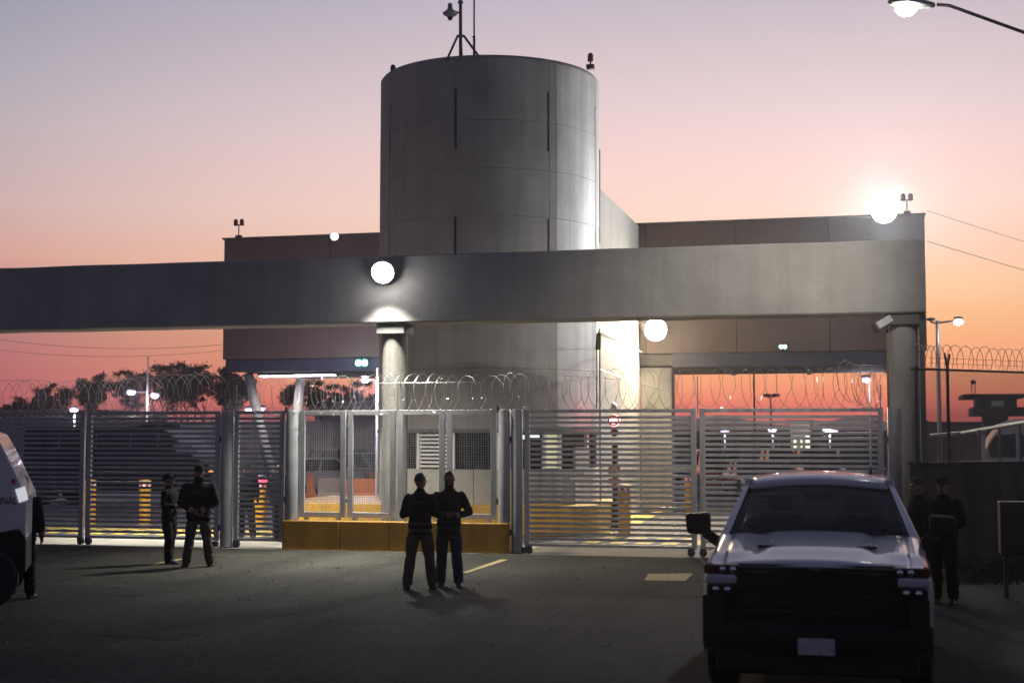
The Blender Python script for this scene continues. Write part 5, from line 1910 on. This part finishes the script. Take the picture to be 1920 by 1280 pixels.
def hand(b, wrist, dirv, palm_n, side, mi, curl=.5, s=1.0):
    """palm with four fingers of unequal length and a thumb leaving its side"""
    d = Vector(dirv).normalized()
    nrm = Vector(palm_n)
    nrm = (nrm - d * nrm.dot(d)).normalized()
    lat = d.cross(nrm) * side
    w = Vector(wrist)
    b.limb([w, w + d * .045 * s, w + d * .085 * s], [.026 * s, .030 * s, .026 * s], mi, 8)
    for k, (o, L) in enumerate(((-.030, .068), (-.010, .078), (.010, .074), (.029, .058))):
        p = w + d * .088 * s + lat * (o * s)
        q = p + (d * math.cos(curl * .6) + nrm * math.sin(curl * .6)) * (L * .5 * s)
        r = q + (d * math.cos(curl * 1.6) + nrm * math.sin(curl * 1.6)) * (L * .5 * s)
        b.limb([p, q, r], [.0095 * s, .009 * s, .008 * s], mi, 6)
    t0 = w + d * .028 * s - lat * (.026 * s)
    t1 = t0 + (d * .7 - lat * .7) * .035 * s
    t2 = t1 + (d * .95 + nrm * .3) * .034 * s
    b.limb([t0, t1, t2], [.012 * s, .0105 * s, .009 * s], mi, 6)


def person(label, loc, rz, H=1.75, feet=((.12, 0, 8), (-.12, 0, -8)), arms=None, head=(0, 0), mats=None, cap=None, hair=True, bulk=1.0,
           lean=0.0, mask=False, glasses=False, hood=False, knee=((.0, -.03), (.0, -.03)), hold=None, patch=False, vest=False):
    """faces -Y at rz=0; +X is the person's left.  material slots: 0 jacket 1 trousers 2 boots 3 skin 4 mask"""
    jm, tm = mats
    t = thing('person', label, 'person', loc, rz, group='people standing by the gate')
    b = Body()
    bk = bulk
    # torso and jacket
    b.stack([(0, 0, .80, .155 * bk, .12 * bk), (0, .0, .84, .180 * bk, .135 * bk), (0, 0, .95, .185 * bk, .14 * bk), (0, 0, 1.06, .172 * bk, .13 * bk), (0, -.005, 1.18, .185 * bk, .14 * bk),
             (0, 0, 1.30, .20 * bk, .138 * bk), (0, .005, 1.38, .198 * bk, .122 * bk), (0, .01, 1.435, .15 * bk, .098), (0, .012, 1.47, .085, .078), (0, .005, 1.51, .068, .068)], 0)
    # hips and legs
    b.stack([(0, 0, .74, .14, .105), (0, 0, .80, .165, .12), (0, 0, .90, .165, .12), (0, 0, .98, .15, .11)], 1)
    for i, (fx, fy, fa) in enumerate(feet):
        sgn = 1 if i == 0 else -1
        kx, ky = knee[i]
        hip = Vector((sgn * .088, 0, .84))
        ank = Vector((fx, fy, .10))
        kn = hip.lerp(ank, .5) + Vector((kx, ky, .02))
        b.limb([hip, hip.lerp(kn, .5) + Vector((sgn * .01, 0, 0)), kn, kn.lerp(ank, .45) + Vector((0, .012, 0)), kn.lerp(ank, .85), ank], [.102, .100, .083, .084, .080, .080], 1, 14)
        a = R(fa)
        f = Vector((math.sin(a), -math.cos(a), 0))
        sd = Vector((f.y, -f.x, 0))
        heel = Vector((fx, fy, 0)) - f * .065
        rings = []
        for u, w, h in ((0, .028, .07), (.02, .04, .095), (.08, .042, .10), (.15, .046, .075), (.21, .048, .055), (.26, .038, .04), (.285, .018, .025)):
            c = heel + f * u
            rings.append([c + sd * w * .9, c + sd * w + Vector((0, 0, .02)), c + sd * (w * .7) + Vector((0, 0, h)), c - sd * (w * .7) + Vector((0, 0, h)), c - sd * w + Vector((0, 0, .02)), c - sd * w * .9])
        b.mi = 2
        b.loft(rings)
        b.limb([Vector((fx, fy, .06)), Vector((fx, fy, .13))], [.048, .052], 2, 10)
    # arms
    for i, (el, wr, hd, pn, curl) in enumerate(arms):
        sgn = 1 if i == 0 else -1
        sh = Vector((sgn * .175 * bk, .005, 1.385))
        el, wr = Vector(el), Vector(wr)
        b.limb([sh, sh.lerp(el, .5) + Vector((sgn * .006, 0, 0)), el], [.072 * bk, .063 * bk, .056 * bk], 0, 12)
        b.limb([el, el.lerp(wr, .5), wr], [.056 * bk, .050 * bk, .040], 0, 12)
        hand(b, wr - (wr - el).normalized() * .01, hd, pn, sgn, 3, curl)
    # neck and head
    yw, pt = R(head[0]), R(head[1])
    b.limb([(0, .008, 1.46), (0, -.002, 1.56)], [.056, .054], 4 if mask else 3, 12)
    Mh = Matrix.Translation((0, -.005, 1.545)) @ Matrix.Rotation(yw, 4, 'Z') @ Matrix.Rotation(pt, 4, 'X')
    hb = Body()
    hb.mi = 3
    hb.ball((0, .012, .105), .076, .098, .105, 16, 12)
    hb.ball((0, -.03, .05), .058, .065, .075, 14, 10)
    hb.ball((0, -.045, .005), .034, .04, .026, 10, 8)          # chin
    hb.limb([(0, -.093, .098), (0, -.112, .066)], [.010, .015], 3, 8)   # nose
    hb.ball((0, -.098, .036), .024, .012, .010, 8, 6)          # lips
    hb.ball((0, -.082, .112), .055, .018, .012, 10, 6)         # brow
    for s in (-1, 1):
        hb.ball((s * .078, .012, .085), .010, .022, .033, 8, 6)  # ear
    if mask:
        hb.mi = 4
        hb.ball((0, -.032, .035), .070, .080, .068, 14, 10)
        hb.limb([(0, -.02, -.05), (0, -.015, .03)], [.068, .074], 4, 12)
    if hood:
        hb.mi = 0
        hb.ball((0, .05, -.03), .098, .075, .06, 12, 8)
    b.add([Mh @ v for v in hb.v], hb.f)
    b.m[-len(hb.f):] = hb.m
    # one continuous skin over all of it
    src = b.mesh('body_src', [JACK])
    tmp = bpy.data.objects.new('body_tmp', src)
    COL.objects.link(tmp)
    rm = tmp.modifiers.new('remesh', 'REMESH')
    rm.mode = 'VOXEL'
    rm.voxel_size = .0105
    sm_ = tmp.modifiers.new('smooth', 'SMOOTH')
    sm_.factor = .5
    sm_.iterations = 2
    dg = bpy.context.evaluated_depsgraph_get()
    me = bpy.data.meshes.new_from_object(tmp.evaluated_get(dg))
    bpy.data.objects.remove(tmp)
    kd = kdtree.KDTree(len(b.f))
    for i, f in enumerate(b.f):
        c = sum((b.v[j] for j in f), Vector()) / len(f)
        kd.insert(c, b.m[i])
    kd.balance()
    # denser sample for long faces: use the vertices too
    vm = {}
    for f, m in zip(b.f, b.m):
        for j in f:
            vm[j] = m
    kv = kdtree.KDTree(len(b.v))
    for j, v in enumerate(b.v):
        kv.insert(v, j)
    kv.balance()
    me.materials.clear()
    for m in (jm, tm, BOOT, SKIN, MASK):
        me.materials.append(m)
    idx = []
    for p in me.polygons:
        _, j, _ = kv.find(p.center)
        idx.append(vm.get(j, 0))
    me.polygons.foreach_set('material_index', idx)
    vcl = [0] * len(me.vertices)
    for p, m in zip(me.polygons, idx):
        for j in p.vertices:
            vcl[j] = max(vcl[j], 1 if m in (0, 1) else 0)
    for v, n_, c in zip(me.vertices, [v.normal.copy() for v in me.vertices], vcl):
        if c:                       # folds in the cloth
            q = v.co
            v.co = q + n_ * (.010 * noise.noise(Vector((q.x * 9, q.y * 9, q.z * 15))) + .006 * noise.noise(q * 24) - .001)
    me.polygons.foreach_set('use_smooth', [True] * len(me.polygons))
    k = H / 1.755
    me.transform(Matrix.Diagonal((k, k, k, 1)))
    if lean:
        me.transform(Matrix.Rotation(lean, 4, 'X'))
    me.name = 'body'
    link('body', me, t)
    S = Matrix.Rotation(lean, 4, 'X') @ Matrix.Diagonal((k, k, k, 1)) @ Mh

    def headpart(bb, name, m, smooth=True):
        bb.v = [S @ v for v in bb.v]
        return bb.build(name, m, t, smooth=smooth)
    if hair:
        hh = MB()
        n = 18
        vs = []
        for i in range(8):
            a = i / 7 * R(97)
            for kk in range(n):
                az_ = 2 * PI * kk / n
                front = .5 - .5 * math.sin(az_)          # 1 where y is negative (face)
                aa = a * (1.05 - .42 * max(0, -math.sin(az_)))
                rr = 1.07 + .03 * noise.noise(Vector((kk * .9, i * .9, loc[0])))
                vs.append(Vector((.076 * rr * math.sin(aa) * math.cos(az_), .012 + .10 * rr * math.sin(aa) * math.sin(az_), .107 + .107 * rr * math.cos(aa))))
        fs = [(i * n + q, i * n + (q + 1) % n, (i + 1) * n + (q + 1) % n, (i + 1) * n + q) for i in range(7) for q in range(n)]
        hh.add(vs, fs)
        headpart(hh, 'hair', HAIR)
    if cap:
        cp_ = MB()
        cp_.lathe([(.088, .115), (.094, .125), (.092, .165), (.082, .20), (.055, .222), (.015, .23)], (0, .012, 0), 'z', 20)
        for v in cp_.v:
            v.y = .012 + (v.y - .012) * 1.16
        vs = []
        for kk in range(9):
            a = R(-160 + kk * 17.5)
            vs += [Vector((.09 * math.cos(a), .012 + .105 * math.sin(a), .135)), Vector((.088 * math.cos(a), .0 + (.105 + .075 * abs(math.sin(a)) ** .7) * math.sin(a), .122 - .012 * abs(math.sin(a))))]
        o = len(cp_.v)
        cp_.add(vs + [v - Vector((0, 0, .008)) for v in vs], [(2 * i, 2 * i + 1, 2 * i + 3, 2 * i + 2) for i in range(8)] + [(18 + 2 * i, 18 + 2 * i + 2, 18 + 2 * i + 3, 18 + 2 * i + 1) for i in range(8)])
        headpart(cp_, 'cap', cloth('cap_black', (.010, .010, .012)))
    # eyes
    for s in (-1, 1):
        headpart(MB().ball((s * .032, -.083, .095), .013, .009, .009, 8, 6), 'eye', mat('eye_dark', (.03, .02, .02), .2))
    if glasses:
        g_ = MB()
        for s in (-1, 1):
            g_.tube([(s * .034 + .022 * math.cos(a), -.104, .095 + .016 * math.sin(a)) for a in [2 * PI * q / 12 for q in range(13)]], .0025, 5)
            g_.tube([(s * .056, -.104, .098), (s * .078, -.05, .1), (s * .08, .01, .1)], .0025, 5)
        headpart(g_, 'glasses', CHROME)
    if hold:
        p, d = Vector(hold[0]) * k, hold[1]
        MB().box(p.x - d[0], p.x + d[0], p.y - d[1], p.y + d[1], p.z - d[2], p.z + d[2]).build(hold[2], hold[3], t, bevel=.004)
    if patch:
        pm = mat('jacket_print', (.035, .04, .038), .8)
        b2 = MB()
        for (x0, x1, z0, z1) in ((-.09, .09, 1.315, 1.335), (-.07, .07, 1.28, 1.295)):
            b2.add([(x0 * k, (.142 * bulk) * k + .006, z0 * k), (x1 * k, (.142 * bulk) * k + .006, z0 * k), (x1 * k, (.142 * bulk) * k + .006, z1 * k), (x0 * k, (.142 * bulk) * k + .006, z1 * k)], [(0, 1, 2, 3)])
        b2.build('back_print', pm, t)
    return t


YAWD = math.degrees(YAW)
# man seen from behind with crossed arms (front pair)
p = gnd(787, 1104)
person('man seen from behind with crossed arms and olive trousers, front pair', tuple(p), R(180 + 12), 1.755, feet=((.19, .02, 14), (-.19, -.03, -10)),
       arms=(((.275, -.05, 1.12), (.06, -.20, 1.15), (-1, -.1, .05), (0, 1, .2), .7), ((-.275, -.05, 1.12), (-.05, -.235, 1.17), (1, -.05, .05), (0, 1, .2), .7)),
       head=(-38, 4), mats=(JACK, TRO_G), glasses=True, patch=True)
# masked man facing the camera
p = gnd(842, 1099)
person('masked man in blue jeans facing the camera, front pair', tuple(p), R(8), 1.775, feet=((.15, -.02, 14), (-.14, .06, -20)),
       arms=(((.31, .02, 1.13), (.10, -.19, 1.08), (-1, -.35, -.05), (0, .6, .6), .8), ((-.27, .0, 1.12), (-.03, -.21, 1.10), (1, -.35, .0), (0, .6, .6), .8)),
       head=(6, 2), mats=(JACK2, JEAN), mask=True, bulk=1.04)
# pair near the left gates
p = gnd(316, 1056)
person('slim capped man in profile looking at a phone by the left gates', tuple(p), R(90 - 4), 1.64, feet=((.06, .03, 0), (-.10, -.05, 6)),
       arms=(((.22, -.04, 1.14), (.09, -.26, 1.16), (-.3, -1, .2), (0, .3, 1), .6), ((-.22, .0, 1.12), (-.06, -.25, 1.12), (.3, -1, .2), (0, .3, 1), .6)),
       head=(0, -16), mats=(JACK, TRO_B), cap=True, bulk=.98, hold=((.02, -.36, 1.2), (.035, .006, .065), 'phone', GLASS_D))
p = gnd(371, 1062)
person('broad capped man with hands clasped behind his back by the left gates', tuple(p), R(180 + 20), 1.80, feet=((.20, .0, 20), (-.20, -.02, -12)),
       arms=(((.30, .10, 1.12), (.05, .215, .96), (-1, .15, -.1), (0, -1, 0), .5), ((-.30, .10, 1.12), (-.04, .225, .97), (1, .15, -.1), (0, -1, 0), .5)),
       head=(8, 4), mats=(JACK, TRO_G), cap=True, bulk=1.2, hood=True, patch=True)
# figure half hidden behind the patrol vehicle
p = gnd(38, 1121)
relaxed = (((.26, .02, 1.12), (.27, -.05, .88), (0, -.1, -1), (-1, 0, 0), .5), ((-.26, .02, 1.12), (-.27, -.05, .88), (0, -.1, -1), (1, 0, 0), .5))
person('dark figure half hidden behind the white patrol vehicle', tuple(p), R(200), 1.76, arms=relaxed, mats=(JACK, TRO_B), bulk=1.12, feet=((.14, 0, 8), (-.14, .02, -8)))
# pair in the dark at right
q = Vector((.78, 20.3, 0))
person('dark capped man in profile right of the pickup, nearer its window', tuple(q), R(-70), 1.76, arms=relaxed, mats=(JACK, TRO_B), cap=False, head=(0, 6), bulk=1.05)
q = Vector((1.13, 20.9, 0))
person('dark capped man right of the pickup above its mirror', tuple(q), R(-20), 1.75, arms=(((.27, 0, 1.12), (.12, -.2, 1.05), (-1, -.4, 0), (0, .5, .6), .8), ((-.27, 0, 1.12), (-.08, -.2, 1.05), (1, -.4, 0), (0, .5, .6), .8)), mats=(JACK, TRO_B), cap=True, bulk=1.12)
# figures behind the pedestrian gate
p = gnd(460, 1010)
person('dark figure in boots walking behind the pedestrian gate, left of the bollard', tuple(p), R(30), 1.74, arms=relaxed, mats=(JACK, TRO_B), feet=((.16, -.12, 5), (-.08, .14, -5)), bulk=1.1, cap=True)
p = gnd(525, 1012)
person('dark figure behind the pedestrian gate, right of the bollard', tuple(p), R(-20), 1.76, arms=relaxed, mats=(JACK, TRO_B), bulk=1.08)

# ================================================================== evening haze
HZ = 0.0005
if HZ > 0:
    b = MB().box(-890, 890, -55, 945, -3, 22)
    hm = bpy.data.materials.new('haze')
    hm.use_nodes = True
    nt = hm.node_tree
    for n in list(nt.nodes):
        nt.nodes.remove(n)
    o_ = nt.nodes.new('ShaderNodeOutputMaterial')
    v_ = nt.nodes.new('ShaderNodeVolumePrincipled')
    v_.inputs['Color'].default_value = (.86, .86, .9, 1)
    v_.inputs['Density'].default_value = HZ
    v_.inputs['Anisotropy'].default_value = .85
    nt.links.new(v_.outputs[0], o_.inputs['Volume'])
    hz = b.build('haze', hm)
    tag(hz, 'thin evening haze over the whole yard', 'haze', kind='stuff')
